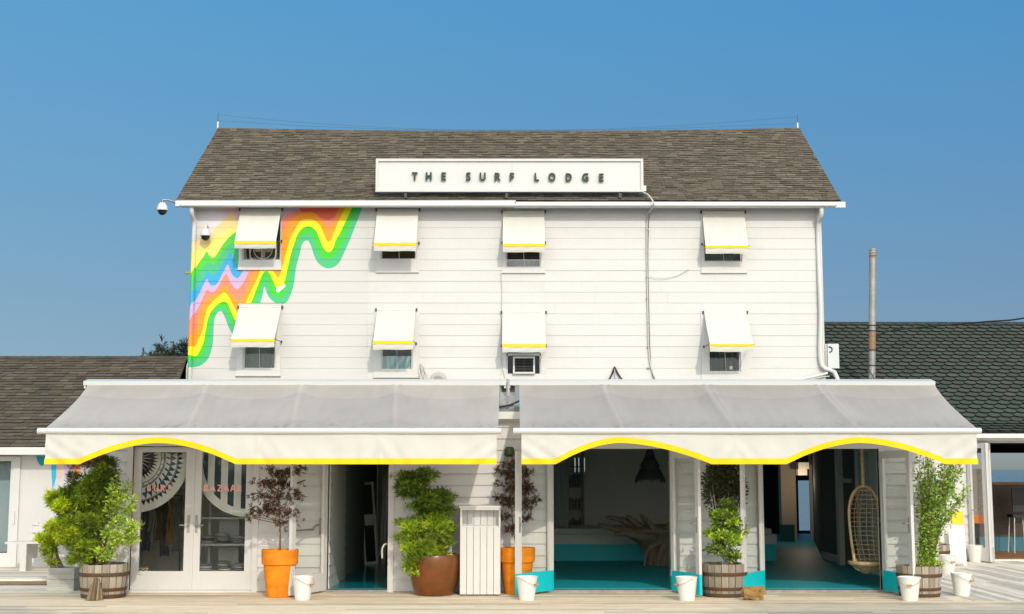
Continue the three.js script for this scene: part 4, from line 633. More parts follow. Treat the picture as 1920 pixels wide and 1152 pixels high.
// ───────────────────────── window awnings ─────────────────────────
{
  const A = [ // top x0,x1,y ; stripe y0,y1 ; bottom y ; projection ; label
    [451, 527, 394, 452.5, 458, 466, .55, 'window awning over the upper window with the fan, set on the rainbow mural'],
    [707, 784.5, 394.5, 455.5, 461, 471, .60, 'window awning over the shallow upper window just beyond the mural tip'],
    [943, 1020.6, 398, 457.5, 462.5, 473, .42, 'stained window awning over the grey curtained upper window'],
    [1317, 1396, 398.5, 461, 465.5, 475.7, .38, 'window awning over the upper window nearest the plain downpipe'],
    [448, 527, 577, 636, 641, 651.5, .72, 'window awning over the lower window beside the mural foot'],
    [706.6, 779, 582, 639.5, 645.6, 656, .70, 'window awning over the pale blue lit lower window'],
    [942, 1022, 587, 645.6, 651, 661, .5, 'window awning over the air conditioner'],
    [1320.6, 1399.6, 587, 645.5, 650, 660, .72, 'steep window awning over the lower window with a bottle inside']];
  A.forEach(([x0, x1, yt, s0, s1, yb, pr, lab], i) => {
    const a = P(x0, yt, ZU + .05), b = P(x1, yt, ZU + .05), zf = ZU + .05 + pr, yS = P((x0 + x1) / 2, s0, zf).y, yE = P((x0 + x1) / 2, s1, zf).y, yB = P((x0 + x1) / 2, yb, zf).y;
    const t = thing('window_awning', 'small cream ' + lab, 'awning', [0, 0, 0], 0, 'drop arm window awnings on the upper facade'), r = mulberry(200 + i);
    const drape = (ya, za, yc, zc, nx, ny, bulge, mat, name) => { const m = mk(), f = (u, v) => V3(a.x + (b.x - a.x) * u, ya + (yc - ya) * v + .004 * Math.sin(u * 9 + i), za + (zc - za) * v + bulge * Math.sin(Math.PI * v) * (.6 + .4 * Math.sin(Math.PI * u)) + .004 * Math.sin(u * 14 + i + v * 3)); for (let j = 0; j < ny; j++) for (let k = 0; k < nx; k++) m.quad(f(k / nx, (j + 1) / ny), f((k + 1) / nx, (j + 1) / ny), f((k + 1) / nx, j / ny), f(k / nx, j / ny)); return m.build(name, mat, t); };
    drape(a.y, ZU + .05, yS, zf, 12, 8, -.012, M.fabricSmall, 'fabric'); drape(yE, zf + .002, yB, zf - .012, 12, 3, .006, M.fabricSmall, 'valance');
    mk().box(a.x - .004, b.x + .004, yE, yS, zf - .012, zf + .012).build('stripe', M.yellow, t);
    mk().tube([V3(a.x - .03, a.y + .01, ZU + .04), V3(b.x + .03, a.y + .01, ZU + .04)], .022, 8).build('roller', M.metalWhite, t);
    for (const x of [a.x - .02, b.x + .02]) { mk().cbox(x + (x < 0 ? 0 : 0), a.y + .012, ZU + .04, .035, .06, .05).build('bracket', M.darkMetal, t); const px = yS + .10 * (i < 4 ? 1 : .1); mk().tube([V3(x, px, ZU + .05), V3(x, yS - .01, zf)], .008, 5).build('arm', M.darkMetal, t); mk().cbox(x, px, ZU + .045, .03, .05, .03).build('pivot', M.darkMetal, t); }
  });
}
// ───────────────────────── big awnings ─────────────────────────
const ZF = 1.86;
function bigAwning(label, cx0, cx1, fx0, fx1, arcs, ribs, seed) {
  const t = thing('retractable_awning', label, 'awning', [0, 0, 0], 0, 'retractable awnings over the front deck'), r = mulberry(seed);
  const zc = -.02, yc0 = P(960, 723, zc + .14).y, yc1 = P(960, 711, zc).y, X = px => P(px, 716, zc + .05).x;
  mk().hexa([V3(X(cx0), yc0, zc + .15), V3(X(cx1), yc0, zc + .15), V3(X(cx1), yc0, zc - .06), V3(X(cx0), yc0, zc - .06), V3(X(cx0), yc0 + .06, zc + .16), V3(X(cx1), yc0 + .06, zc + .16), V3(X(cx1), yc1, zc - .06), V3(X(cx0), yc1, zc - .06)]).build('cassette', M.metalWhite, t);
  for (const x of [X(cx0) + .004, X(cx1) - .03]) box('end_cap', M.plastic, t, x, x + .026, yc0 - .04, yc0 - .001, zc - .02, zc + .13);
  const pF = P(fx0, 806, ZF).x, pG = P(fx1, 806, ZF).x, yF = P(960, 804, ZF).y, yb = P(960, 813, ZF + .03).y; const nx = 200, ny = 40, yT = yc0 + .02, zT = zc + .13, b = mk();
  const bays = [0, ...ribs, 1], bay = u => { let k = 0; while (k < bays.length - 2 && u > bays[k + 1]) k++; return (u - bays[k]) / (bays[k + 1] - bays[k]); };
  const near = u => { let d = 1e9, sg = 0; for (const q of ribs) if (Math.abs(u - q) < d) { d = Math.abs(u - q); sg = u - q; } return [d, sg]; };
  const fpt = (u, v) => { const [d, sd] = near(u - .025 * (v - .5)), rib = Math.exp(-d * d / .0005), sg = .06 * Math.sin(Math.PI * Math.pow(v, .62)) * (1 - .72 * rib) + .0045 * Math.sin(u * 43 + v * 5) * v + .009 * Math.sin(sd * 330 + v * 3) * Math.exp(-d * 55) * (1 - v) + .010 * (fbm(u * .8 + seed * .2, v * .22, 0, 3) - .5); return V3(pF + (pG - pF) * u, yT + (yF - yT) * v - sg, zT + (ZF - .02 - zT) * v); };
  for (let j = 0; j < ny; j++) for (let i = 0; i < nx; i++) {
    const q = [[i, j + 1], [i + 1, j + 1], [i + 1, j], [i, j]].map(([a, c]) => [a / nx, c / ny]), pts = q.map(k => fpt(...k)); const n = V3().subVectors(pts[2], pts[0]).cross(V3().subVectors(pts[3], pts[1])).normalize();
    const col = q.map(([u, v]) => { const [d] = near(u - .025 * (v - .5)), seam = Math.exp(-d * d / .000022), edge = Math.min(u, 1 - u), bd = .19 + .08 * Math.sin(Math.PI * bay(u)) + .03 * (fbm(u * .9, .3, 1, 4) - .5); const sagLit = 1 - sstep(bd - .03, bd + .02, v), sagShade = Math.exp(-Math.pow((v - bd - .01) / .016, 2));
      const big = fbm(u * .7 + seed * .13, v * .2, 0, 4), streak = fbm(u * 2.0, v * .12 + .4, 2, 5), speck = sstep(.56, .75, fbm(u * 1.7 + seed * .3, v * .5 + .2, 3, 5)), lo = sstep(.72, 1, v + .2 * (big - .5)); const k = (seed === 3 ? 1.10 : .97) * (1 - .26 * (big - .4) - .16 * (streak - .5) + .16 * seam + .13 * sagLit - .05 * sagShade - .30 * lo * speck - .10 * lo + .12 * Math.exp(-edge * 60)); return [k, k * (1 - .012 * lo), k * (1 - .05 * lo * speck - .025 * sagLit)]; });  // lighter strip and dark band paint the shading of the sag; specks are dirt
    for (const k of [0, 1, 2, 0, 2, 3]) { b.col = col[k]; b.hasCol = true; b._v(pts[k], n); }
  }
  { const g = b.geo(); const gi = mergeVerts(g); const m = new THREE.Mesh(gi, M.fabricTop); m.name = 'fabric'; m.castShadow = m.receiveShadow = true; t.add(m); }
  mk().tube([V3(pF - .09, (yF + yb) / 2, ZF + .02), V3(pG + .04, (yF + yb) / 2, ZF + .02)], .042, 12).build('front_bar', M.metalWhite, t);
  // valance with arched lower edge, yellow border following it
  const N = 260, prof = [], xs = []; for (let i = 0; i <= N; i++) { const x = pF + .02 + (pG - pF - .04) * i / N; xs.push(x); }
  const yLow = P(960, 871, ZF + .02).y, toY = py => P(960, py, ZF + .02).y;
  const edge = x => { let y = yLow; for (const [a, pk, c, top] of arcs) { const xa = P(a, 850, ZF).x, xp = P(pk, 850, ZF).x, xc = P(c, 850, ZF).x; if (x > xa && x < xc) { const s = x < xp ? (x - xa) / (xp - xa) : (xc - x) / (xc - xp); y = Math.max(y, yLow + (toY(top) - yLow) * (1 - Math.pow(1 - s, 1.75))); } } return y; };
  const wav = (x, y) => { const h = Math.min(1, (yb - y) * 3), de = Math.min(x - pF, pG - x), sgn = x - pF < pG - x ? 1 : -1; let w = .018 * Math.sin(x * 7 + seed) * (yb - y) + .009 * Math.sin(x * 17 + 2 * y + Math.sin(x * 3.1) * 2 + seed * 2) * h + .005 * Math.sin(x * 3 + y * 9) + .022 * h * (fbm(x * .11 + .3, y * .22 + seed * .1, 0, 4) - .5); w += .020 * Math.sin((de * 1.5 + y * 2.1) * 13) * Math.exp(-de * 2.4) * h; for (const q of [.47, .74]) { const xs2 = pF + (pG - pF) * q, dd = Math.abs(x - xs2); w += .006 * Math.exp(-dd * dd / .0004) + .010 * Math.sin((dd * 1.8 + y * 1.3) * 16) * Math.exp(-dd * 3.5) * h; } return w; };
  const sheet = (y0f, y1f, rows, dz, mat, name) => { const q = mk(); const f = (i, j) => { const x = xs[i], ya = y0f(x), ye = y1f(x), y = ya + (ye - ya) * j / rows; return V3(x, y, ZF + .015 + wav(x, y) + dz); }; for (let i = 0; i < N; i++) for (let j = 0; j < rows; j++) q.quad(f(i, j), f(i + 1, j), f(i + 1, j + 1), f(i, j + 1)); const m = new THREE.Mesh(mergeVerts(q.geo()), mat); m.name = name; m.castShadow = m.receiveShadow = true; t.add(m); };
  const bw = .078; sheet(x => edge(x) + bw * .9, () => yb - .01, 14, 0, M.fabric, 'valance'); sheet(edge, x => edge(x) + bw, 2, .003, M.yellow, 'border');
  for (const u of [.12, .88]) { const x = pF + (pG - pF) * u, s = u < .5 ? 1 : -1; mk().tube([V3(x, yT - .1, zT - .02), V3(x + s * .75, (yT + yF) / 2 - .12, (zT + ZF) / 2)], .028, 8).build('folding_arm', M.metalWhite, t); mk().tube([V3(x + s * .75, (yT + yF) / 2 - .12, (zT + ZF) / 2), V3(x + s * .05, yF - .04, ZF - .03)], .024, 8).build('folding_arm', M.metalWhite, t); }
  for (const px of [cx0 + 6, (cx0 + cx1) / 2, cx1 - 6]) { const x = X(px); mk().box(x - .04, x + .04, GUT + .02, yc0 - .002, zc - .05, zc + .03).build('bracket', M.metalGrey, t); }
}
function mergeVerts(g) { // weld by position for smooth shading
  const p = g.attributes.position, map = new Map(), acc = []; const key = i => `${Math.round(p.getX(i) * 2e4)},${Math.round(p.getY(i) * 2e4)},${Math.round(p.getZ(i) * 2e4)}`, n = g.attributes.normal;
  for (let i = 0; i < p.count; i++) { const k = key(i); let a = map.get(k); if (!a) map.set(k, a = V3()); a.add(V3().fromBufferAttribute(n, i)); }
  for (let i = 0; i < p.count; i++) { const a = map.get(key(i)).clone().normalize(); n.setXYZ(i, a.x, a.y, a.z); } return g;
}
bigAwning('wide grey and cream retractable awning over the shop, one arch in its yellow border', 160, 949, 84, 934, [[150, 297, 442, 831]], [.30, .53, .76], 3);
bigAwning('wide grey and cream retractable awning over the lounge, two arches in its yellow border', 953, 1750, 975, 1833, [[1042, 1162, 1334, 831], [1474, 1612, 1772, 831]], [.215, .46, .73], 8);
{ // hardware and cable in the gap between the awnings
  const t = thing('awning_motor', 'pair of small motor brackets hanging in the gap between the two big awnings', 'bracket'); for (const px of [945, 961]) { const q = P(px, 732, .0); mk().cbox(q.x, q.y + .02, -.02, .07, .1, .08).build('housing', M.darkMetal, t); mk().tube([V3(q.x - .01, q.y - .03, 0), V3(q.x - .01, q.y - .10, 0)], .014, 6).tube([V3(q.x + .02, q.y - .03, .02), V3(q.x + .02, q.y - .075, .02)], .012, 6).build('hook', M.galv, t); }
  box('divider', M.metalGrey, t, P(952, 730, .1).x, P(955, 730, .1).x, P(952, 744, .1).y, P(952, 712, .1).y, .05, .14);
  const c = thing('black_cable', 'black cable drooping across the low roof between the awnings', 'cable'); mk().tube([P(915, 768, .05), P(938, 763, .05), P(955, 760, .05), P(975, 752, .05), P(1000, 745, .05)], .014, 6, 24).build('strand', M.black, c);
}
// ───────────────────────── fixtures on the walls ─────────────────────────
function dome(label, pos, armTo) {
  const t = thing('security_camera', label, 'camera', pos, 0, 'domed security cameras by the mural');
  mk().lathe([[.02, .14], [.055, .135], [.085, .10], [.112, .03], [.122, -.03], [.112, -.035], [.0, -.035]], 24).build('housing', M.plastic, t);
  mk().lathe([[.0, -.135], [.04, -.128], [.075, -.10], [.095, -.06], [.098, -.036]], 24).build('lens_dome', std(C(.015, .013, .012), .08), t);
  mk().tube(armTo.map(a => V3(...a)), .022, 8, 16).build('arm', armTo.mat ?? M.plastic, t); return t;
}
{ const q = P(304, 392, ZU + .35), a = [[0, .13, 0], [0, .19, 0], [.12, .2, -.05], [.3, .14, -.12]]; a.mat = M.metalGrey; dome('white domed camera hung on a grey arm off the gutter corner', [q.x, q.y, q.z], a); }
{ const q = P(385, 440, ZU + .22); dome('white domed camera fixed to the painted mural boards', [q.x, q.y, q.z], [[0, .13, 0], [0, .2, -.02], [0, .2, -.2]]); }
{ // bulkhead lamp
  const q = P(955, 857, .14), t = thing('wall_lamp', 'olive green dome wall lamp with a clear jar and amber bulb on the clapboards', 'wall lamp', [q.x, q.y, q.z]);
  mk().lathe([[.0, .15], [.05, .145], [.075, .11], [.082, .05], [.085, .02], [.06, .02], [.06, 0], [.0, 0]], 20).build('hood', M.olive, t); mk().lathe([[.055, 0], [.056, -.06], [.045, -.115], [.02, -.13], [0, -.132]], 20).build('jar', M.glass, t); mk().lathe([[.0, -.005], [.015, -.01], [.028, -.05], [.02, -.085], [0, -.092]], 14).build('bulb', M.bulb, t); mk().tube([V3(0, .07, -.02), V3(0, .07, -.14)], .03, 10).build('mount', M.olive, t);
  const cg = mk(); for (let i = 0; i < 6; i++) { const a = i / 6 * 6.283; cg.tube([V3(Math.cos(a) * .064, .01, Math.sin(a) * .064), V3(Math.cos(a) * .066, -.07, Math.sin(a) * .066), V3(Math.cos(a) * .03, -.14, Math.sin(a) * .03)], .0035, 4, 8); } cg.build('cage', M.olive, t);
}
{ // vent pipe, straps, service cable
  const z = -8.2, top = P(1637, 467, z), bot = P(1634, 716, z), t = thing('vent_pipe', 'tall galvanized vent pipe with rust bands in front of the green roof', 'pipe', [bot.x, bot.y - .35, z]), h = top.y - bot.y + .35, tilt = (top.x - bot.x) / h;
  const sec = (y0, y1, rad, mat, name) => mk().tube([V3(tilt * y0, y0, 0), V3(tilt * y1, y1, 0)], rad, 14).build(name, mat, t); const yy = py => P(1636, py, z).y - bot.y + .35;
  sec(0, yy(646), .073, M.galv, 'lower_pipe'); const rusty = std(C(.42, .31, .21), .7, { map: tRust, metalness: .2 }); sec(yy(660), yy(622), .0745, rusty, 'rust_band'); sec(yy(622), yy(484), .073, M.galv, 'upper_pipe'); sec(yy(484), yy(477), .0745, rusty, 'rust_band'); sec(yy(477), yy(467), .074, M.galv, 'top_pipe');
  for (const py of [611, 621, 657, 686]) sec(yy(py) - .012, yy(py) + .012, .079, M.black, 'strap'); for (const py of [469, 474, 479]) mk().add(new THREE.TorusGeometry(.076, .012, 6, 18), T4(tilt * yy(py), yy(py), 0, 0, Math.PI / 2 + .05)).build('wire_wrap', M.galv, t);
  mk().tube([V3(-.08, yy(664), .02), V3(-.085, yy(690), .05), V3(.02, yy(706), .08), V3(.06, yy(716), .08)], .007, 4, 20).tube([V3(.08, yy(690), .02), V3(.03, yy(704), .08), V3(-.05, yy(716), .08)], .007, 4, 20).build('loose_wire', M.black, t);
  const c = thing('service_cable', 'black service cable running from the vent pipe across the sky', 'cable'); const a = P(1643, 632, z); mk().tube([a, P(1652, 626, z + .05), P(1672, 620, z + .2), P(1760, 611, z + .8), P(1850, 603.5, z + 1.5), P(1925, 596, z + 2.2), V3(16, 6.4, 2)], .017, 6, 60).build('strand', M.black, c);
}
{ const z = ZU + .05, a = P(1548, 691, z), b = P(1573, 645, z), t = thing('meter_box', 'pale grey meter box fixed to the lodge corner by the green roof', 'box'); box('box', std(C(.60, .60, .60), .5), t, a.x + .06, b.x, a.y, b.y, z - .14, z); box('back_plate', M.metalGrey, t, a.x - .01, a.x + .055, a.y - .03, b.y, z - .16, z - .02); mk().add(new THREE.TorusGeometry(.055, .014, 6, 16, 3.6), T4(a.x + .1, (a.y + b.y) / 2 + .14, z + .006, 0, 0, -1.7)).build('hook', M.darkMetal, t); }
{ // cables on the boards
  const z = ZU + .05; let t = thing('cable_loop', 'black looped cable ends hanging on the boards above the lounge awning', 'cable'); const l = mk(); l.tube([P(1140, 716, z + .1), P(1147, 703, z), P(1152, 690, z), P(1153, 688, z)], .02, 6, 16).tube([P(1169, 716, z + .1), P(1160, 703, z), P(1153, 690, z)], .02, 6, 16).build('strand', M.black, t); mk().tube([P(1155, 716, z), P(1153, 700, z), P(1152, 688, z)], .012, 5).build('tie', M.cable, t);
  t = thing('cable_coil', 'tangle of pale cable coils on the roof below the blue lit window', 'cable'); const r = mulberry(91), b = mk(); for (let i = 0; i < 5; i++) b.tube([P(786 + r() * 6, 712, z + .1), P(785 + r() * 8, 695, z), P(787 + r() * 3, 680 + r() * 8, z), P(790 + r() * 8, 700, z), P(794 + r() * 10, 714, z + .1)], .009, 5, 20); for (let i = 0; i < 4; i++) { const q = P(822, 704, z + .1); b.add(new THREE.TorusGeometry(.17 - i * .018, .011, 5, 28, Math.PI), T4(q.x, q.y - .1, q.z + i * .015)); } b.build('strands', M.cable, t);
  t = thing('wall_wire', 'thin pale wire running down the boards beside the air conditioner awning', 'wire'); mk().tube([P(939, 512, z), P(941, 540, z), P(940, 600, z), P(942, 690, z), P(948, 714, z)], .006, 4, 30).build('strand', M.cable, t);
  t = thing('corner_cable', 'white cable hanging at the mural corner above the brown roof', 'cable'); mk().tube([P(354, 676, ZU + .1), P(350, 688, ZU + .12), P(349, 712, ZU + .12)], .014, 5, 16).build('strand', M.plastic, t);
  t = thing('pale_pipe', 'pale pipe lying on the low roof by the plain downpipe foot', 'pipe'); mk().tube([P(1480, 714, z + .1), P(1520, 708, z + .1), P(1552, 700, z + .1)], .03, 8, 12).build('tube', M.plastic, t); mk().tube([P(1510, 714, z + .12), P(1545, 707, z + .12), P(1556, 706, z + .12)], .014, 5, 12).build('cable', M.cable, t);
  t = thing('corner_spotlight', 'small yellow painted spotlight sticking out from the mural corner', 'spotlight'); const q = P(357, 512, ZU); mk().tube([V3(q.x, q.y, ZU), V3(q.x - .06, q.y, ZU + .05)], .02, 8).build('arm', std(C(.5, .45, .1), .6), t); mk().add(new THREE.SphereGeometry(.035, 10, 8), T4(q.x - .07, q.y - .01, ZU + .06)).build('head', std(C(.35, .35, .1), .5), t);
}
{ // air conditioner in its window
  const z = ZU + .12, a = P(962, 701, z), b = P(1003, 669, z), t = thing('air_conditioner', 'white window air conditioner with dark slatted grille under a cream awning', 'air conditioner'); const w = .035;
  mk().box(a.x, b.x, a.y, a.y + w, ZU - .3, z).box(a.x, b.x, b.y - w, b.y, ZU - .3, z).box(a.x, a.x + w, a.y + w, b.y - w, ZU - .3, z - .002).box(b.x - w, b.x, a.y + w, b.y - w, ZU - .3, z - .002).build('case', M.plastic, t); box('back', M.black, t, a.x + w, b.x - w, a.y + w, b.y - w, ZU - .2, ZU - .05);
  const n = 9; for (let i = 0; i < n; i++) { const y = a.y + w + (b.y - a.y - 2 * w) * (i + .5) / n; box('slat', M.darkMetal, t, a.x + w, b.x - w, y - .006, y + .006, ZU - .02, z - .02); }
  const f = thing('window_fan', 'white box fan standing inside the upper window on the mural', 'fan'); const w0 = winSpec[0].Gs; const fx = (w0[0] + w0[1]) / 2, fy = w0[2] + .02; mk().tube([V3(fx - .27, fy + .45, ZU - .15), V3(fx - .27, fy + .05, ZU - .15), V3(fx - .22, fy, ZU - .15), V3(fx + .22, fy, ZU - .15), V3(fx + .27, fy + .05, ZU - .15), V3(fx + .27, fy + .45, ZU - .15)], .018, 8, 40).build('frame', M.plastic, f); mk().add(new THREE.TorusGeometry(.2, .01, 6, 24), T4(fx, fy + .22, ZU - .15)).build('ring', M.plastic, f); const bl = mk(); for (let i = 0; i < 4; i++) bl.cbox(0, .09, 0, .1, .16, .01, T4(fx, fy + .22, ZU - .17, 0, 0, i * Math.PI / 2).multiply(T4(0, 0, 0, .4))); bl.build('blade', std(C(.4, .33, .26), .6), f);
  const w3 = winSpec[7].Gs, bo = thing('bottle', 'small bottle standing on the sill inside the lower window', 'bottle', [w3[0] + .66 * (w3[1] - w3[0]) + .05, w3[2], ZU - .12]); mk().lathe([[0, 0], [.033, 0], [.035, .02], [.035, .13], [.014, .17], [.013, .22], [0, .22]], 14).build('glass', std(C(.05, .07, .06), .1), bo); mk().lathe([[.0355, .04], [.0357, .11]], 14).build('label', M.cream, bo);
}

// ───────────────────────── planters and pots ─────────────────────────
function makeBarrel(label, pos, sc = 1, turn = 0) {
  const t = thing('barrel_planter', label, 'planter', pos, turn, 'half barrel planters on the deck'); t.scale.setScalar(sc);
  const H = .47, prof = y => .295 + .045 * y / H + .012 * Math.sin(Math.PI * y / H), n = 20, r = mulberry(300 + Math.round(pos[0] * 10));
  for (let i = 0; i < n; i++) { const a0 = i / n * 6.2832 + .012, a1 = (i + 1) / n * 6.2832 - .012, b = mk(true), K = 4, dr = R(-.004, .004, r), top = H + R(-.006, .006, r); b.uo = [r() * 5, r() * 5]; const pt = (a, y, o) => V3(Math.cos(a) * (prof(y) + o + dr), y, Math.sin(a) * (prof(y) + o + dr));
    for (let k = 0; k < K; k++) { const y0 = top * k / K, y1 = top * (k + 1) / K; b.quad(pt(a1, y0, 0), pt(a0, y0, 0), pt(a0, y1, 0), pt(a1, y1, 0)); } b.quad(pt(a1, top, 0), pt(a0, top, 0), pt(a0, top, -.03), pt(a1, top, -.03)); b.quad(pt(a0, 0, -.001), pt(a0, top, -.001), pt(a0, top, -.03), pt(a0, 0, -.03)); b.quad(pt(a0, top - .08, -.03), pt(a1, top - .08, -.03), pt(a1, top, -.03), pt(a0, top, -.03)); b.build('stave', M.stave[Math.floor(r() * 3)], t); }
  for (const [y0, y1] of [[.003, .055], [.10, .145], [.305, .355]]) { const m = (y0 + y1) / 2; mk().lathe([[prof(y0) + .001, y0], [prof(y0) + .009, y0], [prof(y1) + .009, y1], [prof(y1) + .001, y1]], 40).build('hoop', M.hoop, t); }
  mk().lathe([[0, H - .03], [.2, H - .035], [.31, H - .045]], 24).build('soil', M.soil, t); return t;
}
const bp = [G(181, 1124), G(1364, 1122), G(1737, 1122), G(1758, 1070)];
makeBarrel('weathered half barrel planter with a split log leaning on its front', [bp[0].x, 0, bp[0].z - .3], 1.0, .2);
makeBarrel('half barrel planter standing between the two open teal footed doors', [bp[1].x, 0, bp[1].z - .3], .98, .7);
makeBarrel('half barrel planter holding the tall upright shrub among the white buckets', [bp[2].x, 0, bp[2].z - .3], .92, 1.1);
makeBarrel('farther half barrel planter half hidden behind the tall upright shrub', [bp[3].x, 0, bp[3].z - .3], .95, 2.2);
{ // orange pots
  const mkPot = (label, q) => { const t = thing('terracotta_pot', label, 'plant pot', [q.x, 0, q.z], 0, 'tall orange pots with maples'); mk().lathe([[0, 0], [.175, 0], [.18, .008], [.232, .46], [.23, .465]], 48).build('body', M.orangePot, t); mk().lathe([[.228, .455], [.252, .457], [.256, .465], [.264, .655], [.258, .664], [.240, .664], [.236, .6], [.2, .595]], 48).build('rim', M.orangePot, t); mk().lathe([[0, .61], [.238, .60]], 24).build('soil', M.soil, t); return t; };
  globalThis.__p = 0; var pot1 = G(519, 1122), pot2 = G(970, 1116); pot1.z -= .18; pot2.z -= .18;
  mkPot('tall orange pot with a maple beside the hallway door', pot1); mkPot('tall orange pot with a maple seen through the open glass door', pot2);
}
var bpot = G(812, 1119); bpot.z -= .25;
{ const t = thing('glazed_pot', 'large round brown glazed pot with a twisted conifer', 'plant pot', [bpot.x, 0, bpot.z]); mk().lathe([[0, 0], [.26, 0], [.275, .012], [.32, .14], [.352, .30], [.365, .44], [.360, .53], [.352, .572], [.345, .58], [.325, .578], [.318, .54], [.3, .5]], 56).build('body', M.brownPot, t); mk().lathe([[0, .53], [.32, .52]], 24).build('soil', M.soil, t); }
{ const q = G(112, 1109), t = thing('wooden_box_planter', 'small grey wooden box planter beside the barrel', 'planter', [q.x, 0, q.z]); const w = .40, h = .34, d = .34; for (let i = 0; i < 2; i++) { const y0 = i * h / 2 + .002, y1 = (i + 1) * h / 2 - .002; for (const [x0, x1, z0, z1] of [[-w / 2, w / 2, -.02, 0], [-w / 2, w / 2, -d, -d + .02], [-w / 2, -w / 2 + .02, -d + .021, -.021], [w / 2 - .02, w / 2, -d + .021, -.021]]) { const b = mk(); b.uo = [i * 3.3, z0 * 7]; b.box(x0, x1, y0, y1, z0, z1).build('plank', M.crate, t); } } box('soil', M.soil, t, -w / 2 + .021, w / 2 - .021, h - .1, h - .04, -d + .021, -.021); }

// ───────────────────────── foliage ─────────────────────────
function foliage({ blobs, n, size, tones, r, kind = 'leaf', up = .3, shell = .55, clump = 0 }) {
  if (clump) { const o = []; for (const b of blobs) { o.push([b[0], b[1], b[2], b[3] * .74, b[4] * .74, b[5] * .74, .8, [.5, .56, .56]]); for (let i = 0; i < clump; i++) { let x, y, z, l; do { x = R(-1, 1, r); y = R(-1, 1, r); z = R(-.5, 1, r); l = Math.hypot(x, y, z); } while (l > 1 || l < .1); const q = R(.62, .98, r) / l, f = R(.22, .42, r), k = R(.45, 1.3, r); o.push([b[0] + x * q * b[3], b[1] + y * q * b[4], b[2] + z * q * b[5], b[3] * f * 1.15, b[4] * f * .8, b[5] * f * 1.15, 2.2, [k, k, k]]); } } blobs = o; }  // darker core blob puts shade between clumps into the leaf colour
  const pos = [], nor = [], col = [], q = V3(), d = V3(), s = V3(), m = V3(); let tot = 0; const wts = blobs.map(b => (tot += b[3] * b[4] * b[5] * (b[6] ?? 1), tot));
  const put = (a, c) => { pos.push(a.x, a.y, a.z); col.push(...c); };
  for (let i = 0; i < n; i++) {
    const k = r() * tot, bl = blobs[wts.findIndex(w => w >= k)]; let x, y, z, l; do { x = R(-1, 1, r); y = R(-1, 1, r); z = R(-1, 1, r); l = Math.hypot(x, y, z); } while (l > 1 || l < .05); const rad = Math.pow(r(), shell) / l; const lump = 1 + .16 * Math.sin(x * 7 + bl[0] * 9) * Math.cos(y * 6 + z * 5 + bl[1] * 7);
    q.set(bl[0] + x * rad * bl[3] * lump, bl[1] + y * rad * bl[4] * lump, bl[2] + z * rad * bl[5] * lump);
    d.set(x / l + R(-.7, .7, r), y / l * .6 + up + R(-.5, .5, r), z / l + R(-.7, .7, r)).normalize(); s.set(R(-1, 1, r), R(-1, 1, r), R(-1, 1, r)).cross(d).normalize(); m.crossVectors(d, s);
    const L = size * R(.65, 1.35, r), tn = tones[Math.min(tones.length - 1, Math.floor(r() * tones.length))], kk = R(.75, 1.25, r), c = (bl[7] ?? [1, 1, 1]).map((t, j) => tn[j] * t * kk);
    const at = (a, b, e = 0) => q.clone().addScaledVector(d, a * L).addScaledVector(s, b * L).addScaledVector(m, e * L);
    if (kind === 'leaf') { const A = at(0, 0), B = at(.5, .27, .06), E = at(1, 0, -.05), D2 = at(.5, -.27, .06), Mm = at(.5, 0, -.03); for (const t of [[A, Mm, B], [B, Mm, E], [A, D2, Mm], [D2, E, Mm]]) t.forEach(p => put(p, c)); }
    else if (kind === 'maple') { for (let j = 0; j < 5; j++) { const an = (j - 2) * .62, ln = [.55, .9, 1.15, .9, .55][j], ca = Math.cos(an), sa = Math.sin(an); put(at(0, 0), c); put(at(ca * ln * .5 - sa * .1, sa * ln * .5 + ca * .1), c); put(at(ca * ln, sa * ln, -.15), c); put(at(0, 0), c); put(at(ca * ln, sa * ln, -.15), c); put(at(ca * ln * .5 + sa * .1, sa * ln * .5 - ca * .1), c); } }
    else { for (let j = 0; j < 4; j++) { const an = R(-.9, .9, r), lf = R(.5, 1.1, r), o = R(0, .4, r), ca = Math.cos(an), sa = Math.sin(an), e = R(-.4, .4, r); put(at(o, 0), c); put(at(o + ca * lf * .45, sa * lf * .45 + .15, e * .5), c); put(at(o + ca * lf, sa * lf, e), c); } }
  }
  const g = new THREE.BufferGeometry(); g.setAttribute('position', new THREE.Float32BufferAttribute(pos, 3)); g.setAttribute('color', new THREE.Float32BufferAttribute(col, 3)); g.computeVertexNormals(); return g;
}
function crown(t, o, name = 'foliage') { const m = new THREE.Mesh(foliage(o), M.leaf); m.name = name; m.castShadow = m.receiveShadow = true; t.add(m); return m; }
const pxr = (px, py, z, rx, ry, rz, o) => { const a = P(px, py, z), s = P(px + 1, py, z).x - a.x; return [a.x, a.y, z, rx * s, ry * s, (rz ?? rx) * s, ...(o ?? [])]; };
const GOLD = [[.44, .56, .010], [.56, .64, .012], [.28, .42, .010], [.70, .74, .03]], DKG = [[.12, .19, .009], [.17, .25, .011], [.075, .13, .008], [.26, .34, .013]], LIME = [[.30, .46, .03], [.42, .55, .04], [.22, .36, .025], [.50, .58, .07]], RED = [[.055, .022, .010], [.085, .030, .010], [.034, .020, .009], [.17, .055, .012]];
